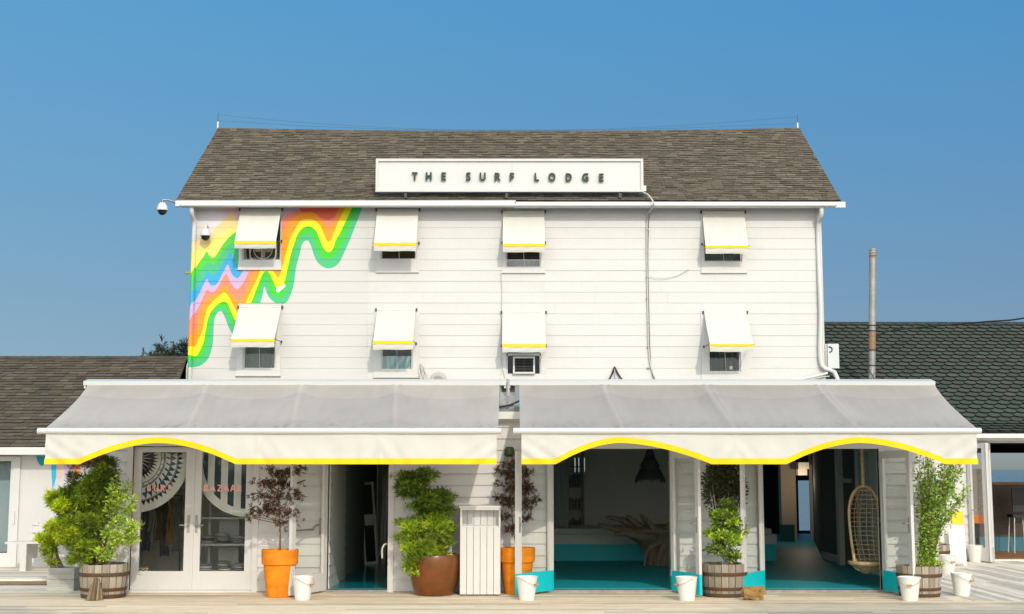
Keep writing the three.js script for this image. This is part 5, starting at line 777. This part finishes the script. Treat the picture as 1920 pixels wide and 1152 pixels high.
{ // conifer shrub in the barrel by the shop
  const z = bp[0].z - .3, t = thing('conifer_shrub', 'big bushy golden and dark green conifer growing in the barrel with the log', 'shrub', [0, 0, 0]), r = mulberry(401);
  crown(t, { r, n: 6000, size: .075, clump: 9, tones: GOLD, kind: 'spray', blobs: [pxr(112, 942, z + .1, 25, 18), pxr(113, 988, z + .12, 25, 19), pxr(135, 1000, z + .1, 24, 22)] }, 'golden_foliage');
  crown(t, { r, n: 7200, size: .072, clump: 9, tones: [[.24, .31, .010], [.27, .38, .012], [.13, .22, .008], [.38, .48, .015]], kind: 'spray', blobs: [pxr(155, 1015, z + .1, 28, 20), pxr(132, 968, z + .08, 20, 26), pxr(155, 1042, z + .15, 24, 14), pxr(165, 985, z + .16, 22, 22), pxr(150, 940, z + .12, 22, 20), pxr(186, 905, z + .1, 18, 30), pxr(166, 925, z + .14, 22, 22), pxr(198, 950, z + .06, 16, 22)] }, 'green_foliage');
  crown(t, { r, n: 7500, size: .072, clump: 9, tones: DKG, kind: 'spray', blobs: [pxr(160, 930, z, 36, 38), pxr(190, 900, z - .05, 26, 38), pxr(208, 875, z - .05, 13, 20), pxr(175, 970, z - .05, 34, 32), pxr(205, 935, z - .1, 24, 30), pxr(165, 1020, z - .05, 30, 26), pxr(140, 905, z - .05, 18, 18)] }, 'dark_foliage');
  crown(t, { r, n: 700, size: .05, tones: [[.20, .09, .03], [.30, .15, .07], [.16, .13, .03]], kind: 'spray', blobs: [pxr(150, 872, z, 26, 10), pxr(180, 866, z, 22, 16)], up: 1 }, 'brown_tips');
  const b = mk(); for (let i = 0; i < 16; i++) { const bx = R(165, 195, r), tx = R(120, 215, r), ty = R(858, 960, r); b.tube([P(bx, 1062, z), P((bx + tx) / 2 + R(-6, 6, r), (1062 + ty) / 2, z + R(-.1, .1, r)), P(tx, ty, z + R(-.15, .15, r))], u => .012 * (1 - .75 * u), 5, 8); } b.build('stems', M.bark, t);
}
{ const z = bp[0].z - .15, t = thing('leafy_shrub', 'airy light green shrub spreading in front of the shop doorway', 'shrub'), r = mulberry(402), bl = []; const b = mk();
  for (let i = 0; i < 15; i++) { const ex = R(198, 256, r), ey = R(905, 1030, r) + (ex - 230) * .2, p0 = P(R(178, 200, r), 1060, z), p2 = P(ex, ey, z + R(-.1, .25, r)), p1 = p0.clone().lerp(p2, .5).add(V3(R(-.03, .03, r), .1, 0)); b.tube([p0, p1, p2], u => .007 * (1 - .7 * u), 5, 10); for (const f of [1, .8, .62]) { const c = p1.clone().lerp(p2, f); bl.push([c.x, c.y, c.z, R(.05, .10, r), R(.05, .1, r), .07]); } }
  bl.push(pxr(268, 985, z + .1, 6, 5), pxr(195, 1040, z + .1, 20, 14)); crown(t, { r, n: 1900, size: .052, tones: LIME, blobs: bl }); b.build('stems', M.bark, t); }
{ const q = G(112, 1109), z = q.z - .17, t = thing('box_plant', 'small yellow green plant spilling over the grey box planter', 'plant'), r = mulberry(403); crown(t, { r, n: 1700, size: .07, clump: 7, tones: GOLD, kind: 'spray', blobs: [pxr(90, 1012, z, 17, 13), pxr(93, 1032, z, 13, 16), pxr(97, 1052, z, 8, 10)] }); const b = mk(); for (let i = 0; i < 5; i++) b.tube([P(110 + i * 3, 1070, z), P(104 + i, 1040, z), P(88 + i * 4, 1015, z)], .007, 5); b.build('stems', M.bark, t); }
function maple(label, q, px, top, seed, blobs) { const t = thing('maple_tree', label, 'tree', [0, 0, 0], 0, 'dark red maples in orange pots'), r = mulberry(seed), z = q.z; const b = mk(); const base = V3(q.x, .6, z), y = py => P(px, py, z).y; b.tube([base, V3(P(px, 990, z).x, y(990), z), V3(P(px - 3, 930, z).x, y(930), z), V3(P(px - 2, top + 5, z).x, y(top + 5), z)], u => .013 * (1 - .7 * u), 6, 16); for (const bl of blobs) for (let i = 0; i < 2; i++) { const s = V3(P(px - 1, R(930, 985, r), z).x, 0, z); s.y = bl[1] - R(.05, .2, r); b.tube([s, V3(bl[0] + R(-.06, .06, r), bl[1] + R(-.02, .04, r), bl[2])], .005, 4); } b.build('trunk', M.bark, t); crown(t, { r, n: 720, size: .060, tones: RED, kind: 'maple', blobs, up: -.25, shell: .7 }, 'crown'); }
maple('dark red maple with drooping leaves in the orange pot by the hallway', pot1, 525, 872, 411, [[525, 885, 22, 10], [500, 878, 16, 6], [545, 885, 22, 9], [495, 905, 22, 9], [530, 905, 28, 12], [485, 930, 20, 11], [515, 930, 26, 14], [550, 930, 20, 14], [480, 958, 18, 12], [510, 955, 26, 14], [540, 960, 22, 14], [470, 970, 12, 8], [525, 980, 14, 8], [560, 875, 20, 6], [555, 975, 14, 8], [566, 905, 10, 8]].map(a => pxr(a[0], a[1], pot1.z + R(-.15, .2), a[2], a[3])));
maple('dark red maple growing behind the open glass door of the lounge', pot2, 962, 855, 412, [[960, 870, 16, 10], [942, 882, 16, 7], [965, 890, 22, 12], [985, 885, 20, 10], [940, 905, 14, 7], [960, 915, 18, 10], [985, 915, 20, 14], [935, 932, 14, 8], [955, 940, 18, 10], [990, 945, 18, 14], [1005, 935, 10, 14], [930, 965, 12, 5], [950, 968, 16, 8], [985, 970, 14, 10], [955, 990, 12, 7]].map(a => pxr(a[0], a[1], pot2.z + R(-.15, .1), a[2], a[3])));
{ // twisted conifer
  const z = bpot.z, t = thing('twisted_conifer', 'sculpted conifer twisting up in tiers from the brown pot', 'tree'), r = mulberry(421); const b = mk(); b.tube([P(803, 1052, z), P(790, 1010, z), P(815, 970, z), P(800, 940, z), P(778, 925, z), P(775, 890, z)], u => .032 * (1 - .6 * u), 8, 24); b.build('trunk', M.bark, t);
  crown(t, { r, n: 6000, size: .072, clump: 8, tones: [[.14, .24, .010], [.19, .30, .012], [.09, .16, .008], [.27, .37, .015]], kind: 'spray', blobs: [pxr(772, 905, z, 30, 18), pxr(795, 893, z, 24, 10), pxr(755, 915, z, 16, 18), pxr(812, 940, z + .05, 34, 18), pxr(825, 930, z, 24, 14), pxr(790, 948, z + .1, 22, 9), pxr(800, 965, z - .1, 22, 12), pxr(835, 985, z, 15, 16), pxr(740, 892, z, 6, 4), pxr(790, 922, z + .05, 22, 12), pxr(815, 958, z + .05, 28, 12)] }, 'dark_tiers');
  crown(t, { r, n: 7000, size: .07, clump: 9, tones: [[.42, .50, .015], [.27, .42, .015], [.47, .58, .02], [.20, .33, .012]], kind: 'spray', blobs: [pxr(778, 985, z + .1, 26, 18), pxr(815, 1000, z + .15, 30, 18), pxr(762, 1010, z + .1, 20, 16), pxr(790, 1030, z + .18, 32, 18), pxr(770, 1050, z + .22, 20, 16), pxr(778, 1068, z + .25, 18, 8), pxr(825, 1040, z + .1, 18, 14), pxr(742, 1010, z + .1, 8, 8), pxr(830, 992, z + .08, 20, 20), pxr(832, 1018, z + .05, 16, 18), pxr(800, 985, z + .1, 32, 18), pxr(805, 1050, z + .15, 24, 10)] }, 'golden_tiers');
}
{ // shrub between the doors
  const z = bp[1].z - .3, t = thing('green_shrub', 'leafy green shrub with bright lower leaves between the open lounge doors', 'shrub'), r = mulberry(431); const b = mk(); for (let i = 0; i < 14; i++) { const ex = R(1322, 1395, r), ey = R(890, 1035, r); b.tube([P(R(1352, 1374, r), 1062, z), P((1362 + ex) / 2, (1062 + ey) / 2 + 4, z + R(-.1, .15, r)), P(ex, ey, z + R(-.15, .2, r))], u => .011 * (1 - .7 * u), 5, 10); } b.build('stems', M.cable, t);
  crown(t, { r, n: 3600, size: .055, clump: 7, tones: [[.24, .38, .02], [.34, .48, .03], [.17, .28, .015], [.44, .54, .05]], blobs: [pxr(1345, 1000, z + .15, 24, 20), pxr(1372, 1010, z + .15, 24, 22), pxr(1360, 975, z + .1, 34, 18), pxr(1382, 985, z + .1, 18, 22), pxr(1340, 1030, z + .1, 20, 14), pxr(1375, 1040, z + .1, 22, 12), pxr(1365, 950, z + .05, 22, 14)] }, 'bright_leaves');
  crown(t, { r, n: 5200, size: .045, tones: [[.05, .075, .015], [.07, .06, .02], [.04, .06, .012], [.10, .09, .03]], blobs: [pxr(1355, 900, z - .1, 36, 30), pxr(1378, 920, z - .1, 24, 34), pxr(1338, 930, z - .1, 20, 30), pxr(1360, 880, z - .1, 34, 16)] }, 'shaded_leaves');  // shade on the upper leaves is put into their colour
}
{ // upright shrub by the buckets
  const z = bp[2].z - .3, t = thing('upright_shrub', 'tall upright bright green shrub with many fine stems among the white buckets', 'shrub'), r = mulberry(441), bl = []; const b = mk();
  for (let i = 0; i < 52; i++) { const ex = 1716 + 100 * Math.pow(r(), .9), ey = R(852, 930, r) + Math.max(0, ex - 1790) * .6, bx = R(1722, 1748, r), p0 = P(bx, 1066, z + R(-.1, .1, r)), p2 = P(ex, ey, z + R(-.25, .25, r)), p1 = p0.clone().lerp(p2, .45).add(V3((1735 - ex) * .0012, .06, 0)); b.tube([p0, p1, p2], u => .0065 * (1 - .6 * u), 4, 10); const cv = new THREE.CatmullRomCurve3([p0, p1, p2]); for (let f = .16; f <= 1.02; f += .085) { const c = cv.getPoint(Math.min(1, f)); bl.push([c.x, c.y, c.z, .05, .055, .05, R(.4, 1.4, r)]); } }
  b.build('stems', std(C(.20, .13, .07), .9), t); crown(t, { r, n: 6200, size: .05, tones: [[.26, .44, .035], [.19, .34, .025], [.34, .50, .05], [.44, .56, .09], [.13, .24, .02]], blobs: bl });
  crown(t, { r, n: 500, size: .04, tones: LIME, blobs: [pxr(1745, 1058, z + .1, 22, 7), pxr(1735, 1050, z + .05, 14, 12)] }, 'base_leaves');
}
{ // trees rising behind the brown roof
  const t = thing('distant_tree', 'dark feathery treetops rising behind the brown shingle roof', 'tree'), z = -16, r = mulberry(451); const b = mk(); for (const [px, top] of [[325, 640], [305, 652], [280, 662], [345, 650]]) { const a = P(px, top, z); b.tube([V3(a.x, -.3, z), V3(a.x + .05, a.y * .6, z), a], u => .12 * (1 - .85 * u), 6, 8); } b.build('trunk', M.bark, t);
  crown(t, { r, n: 2600, size: .17, tones: [[.03, .05, .025], [.045, .065, .03], [.025, .04, .02]], kind: 'spray', up: .7, blobs: [pxr(340, 660, z, 17, 11), pxr(326, 650, z, 4, 12), pxr(305, 662, z, 12, 10), pxr(302, 652, z, 4, 10), pxr(283, 668, z, 8, 7), pxr(272, 668, z, 6, 6), pxr(347, 648, z, 6, 8), pxr(320, 690, z, 50, 22)] }, 'crown');
}

{ // two roadside trees standing behind the viewpoint: their shade falls along the front edge of the deck
  const tree = (label, x, z, tx, blobs, seed) => { const t = thing('roadside_tree', label, 'tree'), r = mulberry(seed), b = mk(); b.tube([V3(tx, -.35, z + .4), V3(tx + .1, 3, z + .3), V3((tx + x) / 2, 6, z), V3(x, 8.6, z)], u => .2 * (1 - .8 * u), 8, 16); for (const bl of blobs) b.tube([V3((tx + x) / 2, 5.6, z), V3((bl[0] + x) / 2, bl[1] - .7, bl[2]), V3(bl[0], bl[1], bl[2])], u => .07 * (1 - .8 * u), 5, 8); b.build('trunk', M.bark, t); crown(t, { r, n: 5200, size: .2, tones: [[.06, .10, .02], [.08, .13, .025], [.05, .08, .02]], blobs }, 'crown'); };
  tree('leafy roadside tree behind the viewpoint on the bench side of the deck', -3.2, 17.5, -6.5, [[-4.4, 8.0, 17.5, .9, .8, .55], [-3.0, 8.1, 17.65, .9, .8, .5], [-1.7, 8.0, 17.85, .6, .6, .4], [-3.4, 9.0, 19.1, 1.6, .9, .7]], 461);
  tree('leafy roadside tree behind the viewpoint on the bucket side of the deck', 8.8, 17.3, 12, [[6.6, 8.0, 17.8, .8, .6, .4], [8.0, 8.1, 17.5, 1, .8, .5], [9.5, 8.2, 17.4, 1, .8, .55], [10.6, 8.0, 16.4, .6, .5, .4], [8.6, 9.2, 19.1, 1.8, .8, .8]], 462);
}

{ const r = mulberry(471), bl = []; for (let x = -34; x <= 34; x += 1.7) bl.push([x, R(.6, 1.3, r), 42 + R(-1, 1, r), 1.6, R(1.4, 2.2, r), 1.2]); const m = new THREE.Mesh(foliage({ r, n: 9000, size: .42, tones: [[.06, .09, .02], [.08, .12, .025], [.045, .07, .02]], blobs: bl }), M.leaf); m.name = 'added_hedge'; m.userData.kind = 'stuff'; tag(m, 'unseen dark green hedge added behind the viewpoint to break up reflections', 'hedge'); scene.add(m); }  // unseen hedge added to hide the horizon in glass reflections

// ───────────────────────── loose things on the deck ─────────────────────────
function bucket(label, px, py, handleA, hs = 1) {
  const q = G(px, py), t = thing('white_bucket', label, 'bucket', [q.x, 0, q.z - .1], handleA, 'white metal buckets on the deck');
  mk().lathe([[0, .012], [.098, .012], [.1, 0], [.105, 0], [.107, .012], [.146, .31], [.152, .315], [.153, .322], [.147, .325], [.142, .318], [.104, .02], [0, .02]], 36).build('body', M.cardWhite, t);
  const c = []; for (let i = 0; i <= 12; i++) { const a = Math.PI * i / 12; c.push(V3(.15 * Math.cos(a), .30 - .085 * Math.sin(a) * hs, .02 + .15 * Math.sin(a))); } mk().tube(c, .003, 5, 24).build('handle', M.galv, t);
  mk().tube([c[5].clone().add(V3(.0, 0, .004)), c[7].clone().add(V3(0, 0, .004))], .012, 8).build('grip', std(C(.55, .28, .08), .6), t); for (const s of [-1, 1]) mk().cbox(s * .15, .305, 0, .012, .035, .03).build('ear', M.plastic, t); return t;
}
bucket('white bucket at the foot of the open hallway door', 565, 1127, 1.0);
bucket('white bucket before the teal kick panel beside the orange pot', 988, 1127, .9);
bucket('white bucket at the far edge of the arched lounge opening, by the centre barrel', 1290, 1128, -1.1);
bucket('white bucket with front grip touching the barrel of the upright shrub', 1711, 1128, -.3);
bucket('white bucket standing alone out on the grey boards', 1809, 1119, .7);
bucket('white bucket tucked behind the barrel against the white board', 1781, 1078, .3);
bucket('white bucket beside the folded glass doors, farthest back', 1833, 1055, 2.6);
{ // slatted cabinet
  const a = G(862, 1118), b = G(938, 1118), t = thing('slatted_cabinet', 'white slatted wooden cabinet with an open slot near its top', 'cabinet', [(a.x + b.x) / 2, 0, a.z]), w = b.x - a.x, h = P(900, 949, a.z).y, d = Math.min(.5, a.z - .06), n = 6, y1 = P(900, 989, a.z).y, y2 = P(900, 957, a.z).y;
  for (let i = 0; i < n; i++) { const x0 = -w / 2 + w * i / n + .003, x1 = -w / 2 + w * (i + 1) / n - .003; box('slat', M.paint, t, x0, x1, .02, y1, -.022, 0); box('slat', M.paint, t, x0 + .02 * (i === 0), x1 - .02 * (i === n - 1), y1 - .1, y2 + .05, -.2, -.18); }
  for (const s of [-1, 1]) { const x = s < 0 ? -w / 2 : w / 2 - .022; box('side_panel', M.paint, t, x, x + .022, .02, h - .03, -d, -.023); box('stile', M.paint, t, x - .002 * s, x + .03 - .006 * (s > 0), y1 + .001, y2, -.024, .002); }
  box('top_rail', M.paint, t, -w / 2, w / 2, y2, h - .032, -.025, .004); box('top', M.paint, t, -w / 2 - .012, w / 2 + .012, h - .03, h, -d - .01, .014); box('ledge', M.paint, t, -w / 2 + .03, w / 2 - .03, y1 + .001, y1 + .02, -.17, -.002);
}
{ // bench
  const a = P(8, 1026, -2.9), z = -2.7, t = thing('white_bench', 'white slatted wooden bench against the low wing wall', 'bench'), x0 = P(8, 1025, z).x, x1 = P(118, 1025, z).x, ys = P(40, 1017, z).y;
  for (let i = 0; i < 3; i++) box('seat_slat', M.paint, t, x0, x1, ys - .03, ys, z - .42 + i * .142, z - .42 + i * .142 + .135);
  for (const [p0, p1] of [[983, 986], [987, 999.5], [1006, 1016]]) { const ya = P(60, p1, z - .4).y, yb = P(60, p0, z - .4).y; box('back_slat', M.paint, t, x0 + .28, x1, ya, yb, z - .47, z - .44); }
  for (const px of [62, 96]) { const x = P(px, 1000, z - .42).x; box('back_post', M.paint, t, x - .06, x + .06, ys - .3, P(60, 980, z - .4).y, z - .50, z - .471); }
  const l0 = P(37, 1050, z), l1 = P(48, 1050, z); for (const dx of [0, .95]) { box('leg', M.paint, t, l0.x + dx, l1.x + dx, .1, ys - .031, z - .06, z); box('side_panel', M.paint, t, l0.x + dx + .02, l0.x + dx + .05, .1, ys - .031, z - .42, z - .061); }
}
function chunk(name, label, cat, q, sx, sy, sz, mat, seed, ridges) { const g = new THREE.IcosahedronGeometry(1, 3), p = g.attributes.position, v = V3(); const t = thing(name, label, cat, [q.x, 0, q.z]); const N = noiseGrid(16, seed); for (let i = 0; i < p.count; i++) { v.fromBufferAttribute(p, i); const a = Math.atan2(v.z, v.x), f = 1 + ridges[0] * (N(a * ridges[1] + 8, v.y * ridges[2] + 4) - .5) + .25 * (N(v.x * 2 + 5, v.y * 2 + v.z * 2 + 3) - .5); v.multiplyScalar(f); v.x = Math.sign(v.x) * Math.pow(Math.abs(v.x), .7); v.y = Math.max(-.82, Math.min(.9 + v.x * .15, v.y)); p.setXYZ(i, v.x * sx, (v.y + .82) * sy, v.z * sz); } g.computeVertexNormals(); const m = new THREE.Mesh(g.index ? g.toNonIndexed() : g, mat); m.name = 'body'; m.castShadow = m.receiveShadow = true; m.geometry.computeVertexNormals(); t.add(m); return t; }
{ const q = G(1415, 1127); q.z -= .08; chunk('wood_chunk', 'rough golden chunk of split wood on the deck by the teal door', 'wood', q, .155, .11, .09, std(C(.46, .27, .09), .85, { map: tWood, bumpMap: tWoodB, bumpScale: .008 }), 71, [.95, 3, 3]); }
{ // split log: a bundle of torn upright splinters
  const q = G(173, 1127), t = thing('split_log', 'short weathered split log propped against the barrel', 'log', [q.x, 0, q.z - .07]), r = mulberry(72); t.rotation.set(-.1, .1, 0);
  const tone = [std(C(.40, .30, .19), .9, { map: tWood, bumpMap: tWoodB, bumpScale: .004 }), std(C(.25, .185, .115), .9, { map: tWood, bumpMap: tWoodB, bumpScale: .004 }), std(C(.15, .11, .07), .95, { map: tWood })];
  for (let i = 0; i < 14; i++) { const u = i / 13, x = -.115 + .21 * u, h = .30 * Math.pow(Math.sin(Math.PI * (.16 + .70 * u)), .8) + R(-.012, .012, r) + .02 * u, d = .035 + .06 * Math.sin(Math.PI * u) + R(-.022, .022, r), b = mk(true), w = .019 + R(0, .006, r), tw = (.5 - u) * .07 + .02; b.uo = [r() * 4, r() * 4]; b.hexa([V3(x, 0, d), V3(x + w, 0, d * .8), V3(x + w, 0, -.05), V3(x, 0, -.05), V3(x + tw, h, d * .6), V3(x + w * .8 + tw, h - R(0, .03, r), d * .45), V3(x + w * .8 + tw, h - .02, -.03), V3(x + tw, h - .02, -.03)]); b.build('splinter', tone[Math.floor(r() * 2.5)], t); } }
{ // white sandwich board and yellow notice
  const a = G(1786, 1062), b = G(1819, 1064), z = a.z, t = thing('sandwich_board', 'plain white sandwich board behind the buckets', 'sign', [(a.x + b.x) / 2, 0, z]), w = b.x - a.x + .06, h = P(1800, 993, z).y; const m1 = T4(0, 0, 0, -.15, -.12), m2 = T4(0, 0, -.32, -.15, .12); mk().box(-w / 2, w / 2, .06, h, -.015, .015, m1).build('front_panel', M.cardWhite, t); mk().box(-w / 2, w / 2, .06, h, -.015, .015, m2).build('back_panel', M.cardWhite, t); for (const x of [-w / 2 + .03, w / 2 - .03]) mk().box(x - .025, x + .025, 0, .058, -.012, .012, m1).build('foot', M.cardWhite, t);
  const zz = -6.66, c = P(1786, 984, zz), d = P(1806, 960, zz), n = thing('yellow_notice', 'bright yellow notice sheet on the white wall behind the shrub', 'notice'); box('sheet', std(C(.85, .62, .03), .7), n, c.x, d.x, c.y, d.y, zz - .01, zz + .004); box('backing', M.cardWhite, n, c.x - .02, d.x + .02, c.y - .3, c.y - .002, zz - .01, zz + .002);
}
// ───────────────────────── hanging rattan chair ─────────────────────────
{
  const z = -.62, c = P(1622, 1000, z), s = c.x - P(1621, 1000, z).x, bot = P(1622, 1058, z).y, top = P(1622, 912, z).y, W = 30 * s, H = top - bot, t = thing('hanging_chair', 'egg shaped woven rattan chair hanging in the lounge doorway', 'chair', [c.x, bot, z]);
  const half = v => W * (v < .62 ? .80 + .20 * Math.sin(Math.PI / 2 * v / .62) : Math.sqrt(Math.max(0, 1 - Math.pow((v - .62) / .38, 2.1)))); const dep = v => .34 * Math.sin(Math.PI * Math.min(1, .1 + v * .9));
  const fr = []; for (let i = 0; i <= 24; i++) { const v = Math.sin(Math.PI / 2 * i / 24); fr.push(V3(-half(v), v * H, .12 * (1 - v))); } const fr2 = fr.map(p => V3(-p.x, p.y, p.z)).reverse(); mk().tube([...fr, ...fr2.slice(1)], .022, 8, 110).build('frame', M.rattan, t);
  const surf = (u, v) => { const a = (u - .5) * Math.PI; return V3(Math.sin(a) * half(v), v * H, .12 * (1 - v) - Math.cos(a) * dep(v)); }; const lat = mk();
  for (let i = 1; i < 8; i++) lat.tube([...Array(15)].map((_, k) => surf(i / 8, Math.sin(Math.PI / 2 * k / 14))), .0075, 5, 36); for (let k = 1; k < 17; k++) lat.tube([...Array(11)].map((_, i) => surf(i / 10, k / 17)), .0075, 5, 24); lat.build('lattice', M.rattan, t);
  const ring = [...Array(25)].map((_, i) => { const a = i / 24 * 2 * Math.PI; return V3(Math.cos(a) * W * .98, .02, .02 + Math.sin(a) * .3); }); mk().tube(ring, .032, 8, 60).build('seat_rim', M.rattan, t);
  const bw = mk(); for (let i = 0; i < 5; i++) { const f = [.9, .75, .58, .4, .2][i], y = -.02 - i * .028; bw.tube([...Array(17)].map((_, k) => { const a = k / 16 * 2 * Math.PI; return V3(Math.cos(a) * W * f, y, .02 + Math.sin(a) * .28 * f); }), .008, 5, 34); } for (let i = 0; i < 8; i++) { const a = i / 8 * Math.PI * 2; bw.tube([V3(Math.cos(a) * W * .95, .0, .02 + Math.sin(a) * .29), V3(Math.cos(a) * W * .6, -.08, .02 + Math.sin(a) * .18), V3(0, -.14, .02)], .006, 5, 10); } bw.build('bowl', M.rattan, t);
  mk().tube([V3(0, H, 0), V3(0, 2.45 - bot, 0)], .03, 8).build('hanger', M.rattan, t);
  mk().lathe([[0, .04], [W * .85, .05], [W * .9, .02], [0, .0]], 20).build('cushion', std(C(.33, .25, .15), .95), t).scale.z = .9;
}
{ // fringed pendant lamp
  const z = -3, c = P(1219, 900, z), t = thing('pendant_lamp', 'dark ruffled bell pendant lamp hanging in the lounge', 'lamp', [c.x, c.y, z]), s = (P(1220, 900, z).x - c.x); const pr = [[26, 0], [28, 3], [20, 18], [16, 20], [19, 26], [12, 38], [8, 40], [10, 44], [5, 56], [2, 60]].map(q => [q[0] * s, q[1] * s]); mk().lathe(pr, 28).build('lamp_shade', M.black, t); const fr = mk(), r = mulberry(81); for (const [rad, y] of [[27, 2], [19, 20], [10, 42]]) for (let i = 0; i < 60; i++) { const a = r() * 6.283; fr.tube([V3(Math.cos(a) * rad * s, y * s, Math.sin(a) * rad * s), V3(Math.cos(a) * (rad + 2) * s, (y - R(4, 9, r)) * s, Math.sin(a) * (rad + 2) * s)], .004, 3); } fr.build('fringe', M.black, t); mk().tube([V3(0, 60 * s, 0), V3(0, 2.45 - c.y, 0)], .006, 5).build('cord', M.black, t); mk().add(new THREE.SphereGeometry(.035, 12, 8), T4(0, .02, 0)).build('bulb', std(C(.7, .68, .6), .2), t);
}
{ // upturned driftwood root standing on the lounge floor before the seat
  const q = G(1238, 1061, FL); const t = thing('driftwood_root', 'big gnarled grey brown driftwood root standing on its trunk before the teal seat', 'driftwood', [q.x, FL, q.z - .2]), r = mulberry(95), s = P(1001, 1000, q.z).x - P(1000, 1000, q.z).x, H = 78 * s, N1 = noiseGrid(32, 7), N2 = noiseGrid(64, 9);
  const na = 110, nt = 34, f = (i, k) => { const a = i / na * 2 * Math.PI, v = k / nt, u = (i % na) / na; const strand = N2(u * 64, v * 3 + 4) - .5, knob = N1(u * 8 % 32, v * 5) - .5, left = .5 - .5 * Math.cos(a); const reach = v < .85 ? .21 + .04 * Math.exp(-v * 14) + (.16 + .42 * left) * Math.pow(v / .85, 2.4) : (.37 + .42 * left + .04) * (1 - Math.pow((v - .85) / .15, 2.2) * .98); const rr = reach * (1 + .30 * knob + .15 * strand * (v < .9 ? 1 : .3)); const y = v < .85 ? H * .80 * Math.pow(v / .85, .9) : H * (.80 + .12 * ((v - .85) / .15)); return V3(Math.cos(a) * rr * 1.0 - 0 * left, y + .10 * knob * v + .02 * strand, Math.sin(a) * rr * .8); };
  const b = mk(true); for (let i = 0; i < na; i++) for (let k = 0; k < nt; k++) b.quad(f(i + 1, k), f(i, k), f(i, k + 1), f(i + 1, k + 1));
  const wd = std(C(.36, .28, .195), .9, { map: tWood, bumpMap: tWoodB, bumpScale: .012 }); const body = new THREE.Mesh(mergeVerts(b.geo()), wd); body.name = 'trunk'; body.castShadow = body.receiveShadow = true; t.add(body);
  const L = (px, py, z) => V3((px - 1238) * s, (1061 - py) * s, z); const br = (pts, r0) => { const m = mk(); m.tube(pts, u => r0 * (1 - .72 * u) * (1 + .12 * Math.sin(u * 23)), 8, 18); m.build('root', wd, t); };
  br([L(1215, 1008, .1), L(1180, 998, .3), L(1150, 992, .38), L(1121, 984, .42)], .12); br([L(1210, 1000, -.1), L(1178, 982, .12), L(1156, 974, .18), L(1138, 971, .2)], .11); br([L(1212, 1000, .15), L(1192, 982, .2), L(1176, 968, .22)], .10); br([L(1228, 998, 0), L(1214, 980, .05), L(1203, 966, .1)], .09); br([L(1225, 1005, .3), L(1195, 1006, .42), L(1172, 1000, .5), L(1152, 1003, .52)], .10); br([L(1245, 998, .1), L(1268, 985, .1), L(1290, 982, .15)], .1); br([L(1235, 1000, .35), L(1222, 990, .5), L(1212, 976, .5)], .09); br([L(1240, 1020, .2), L(1215, 1030, .3), L(1206, 1062, .34)], .07); br([L(1250, 1015, .22), L(1238, 1035, .32), L(1230, 1062, .34)], .08);
}
renderer.render(scene, camera);
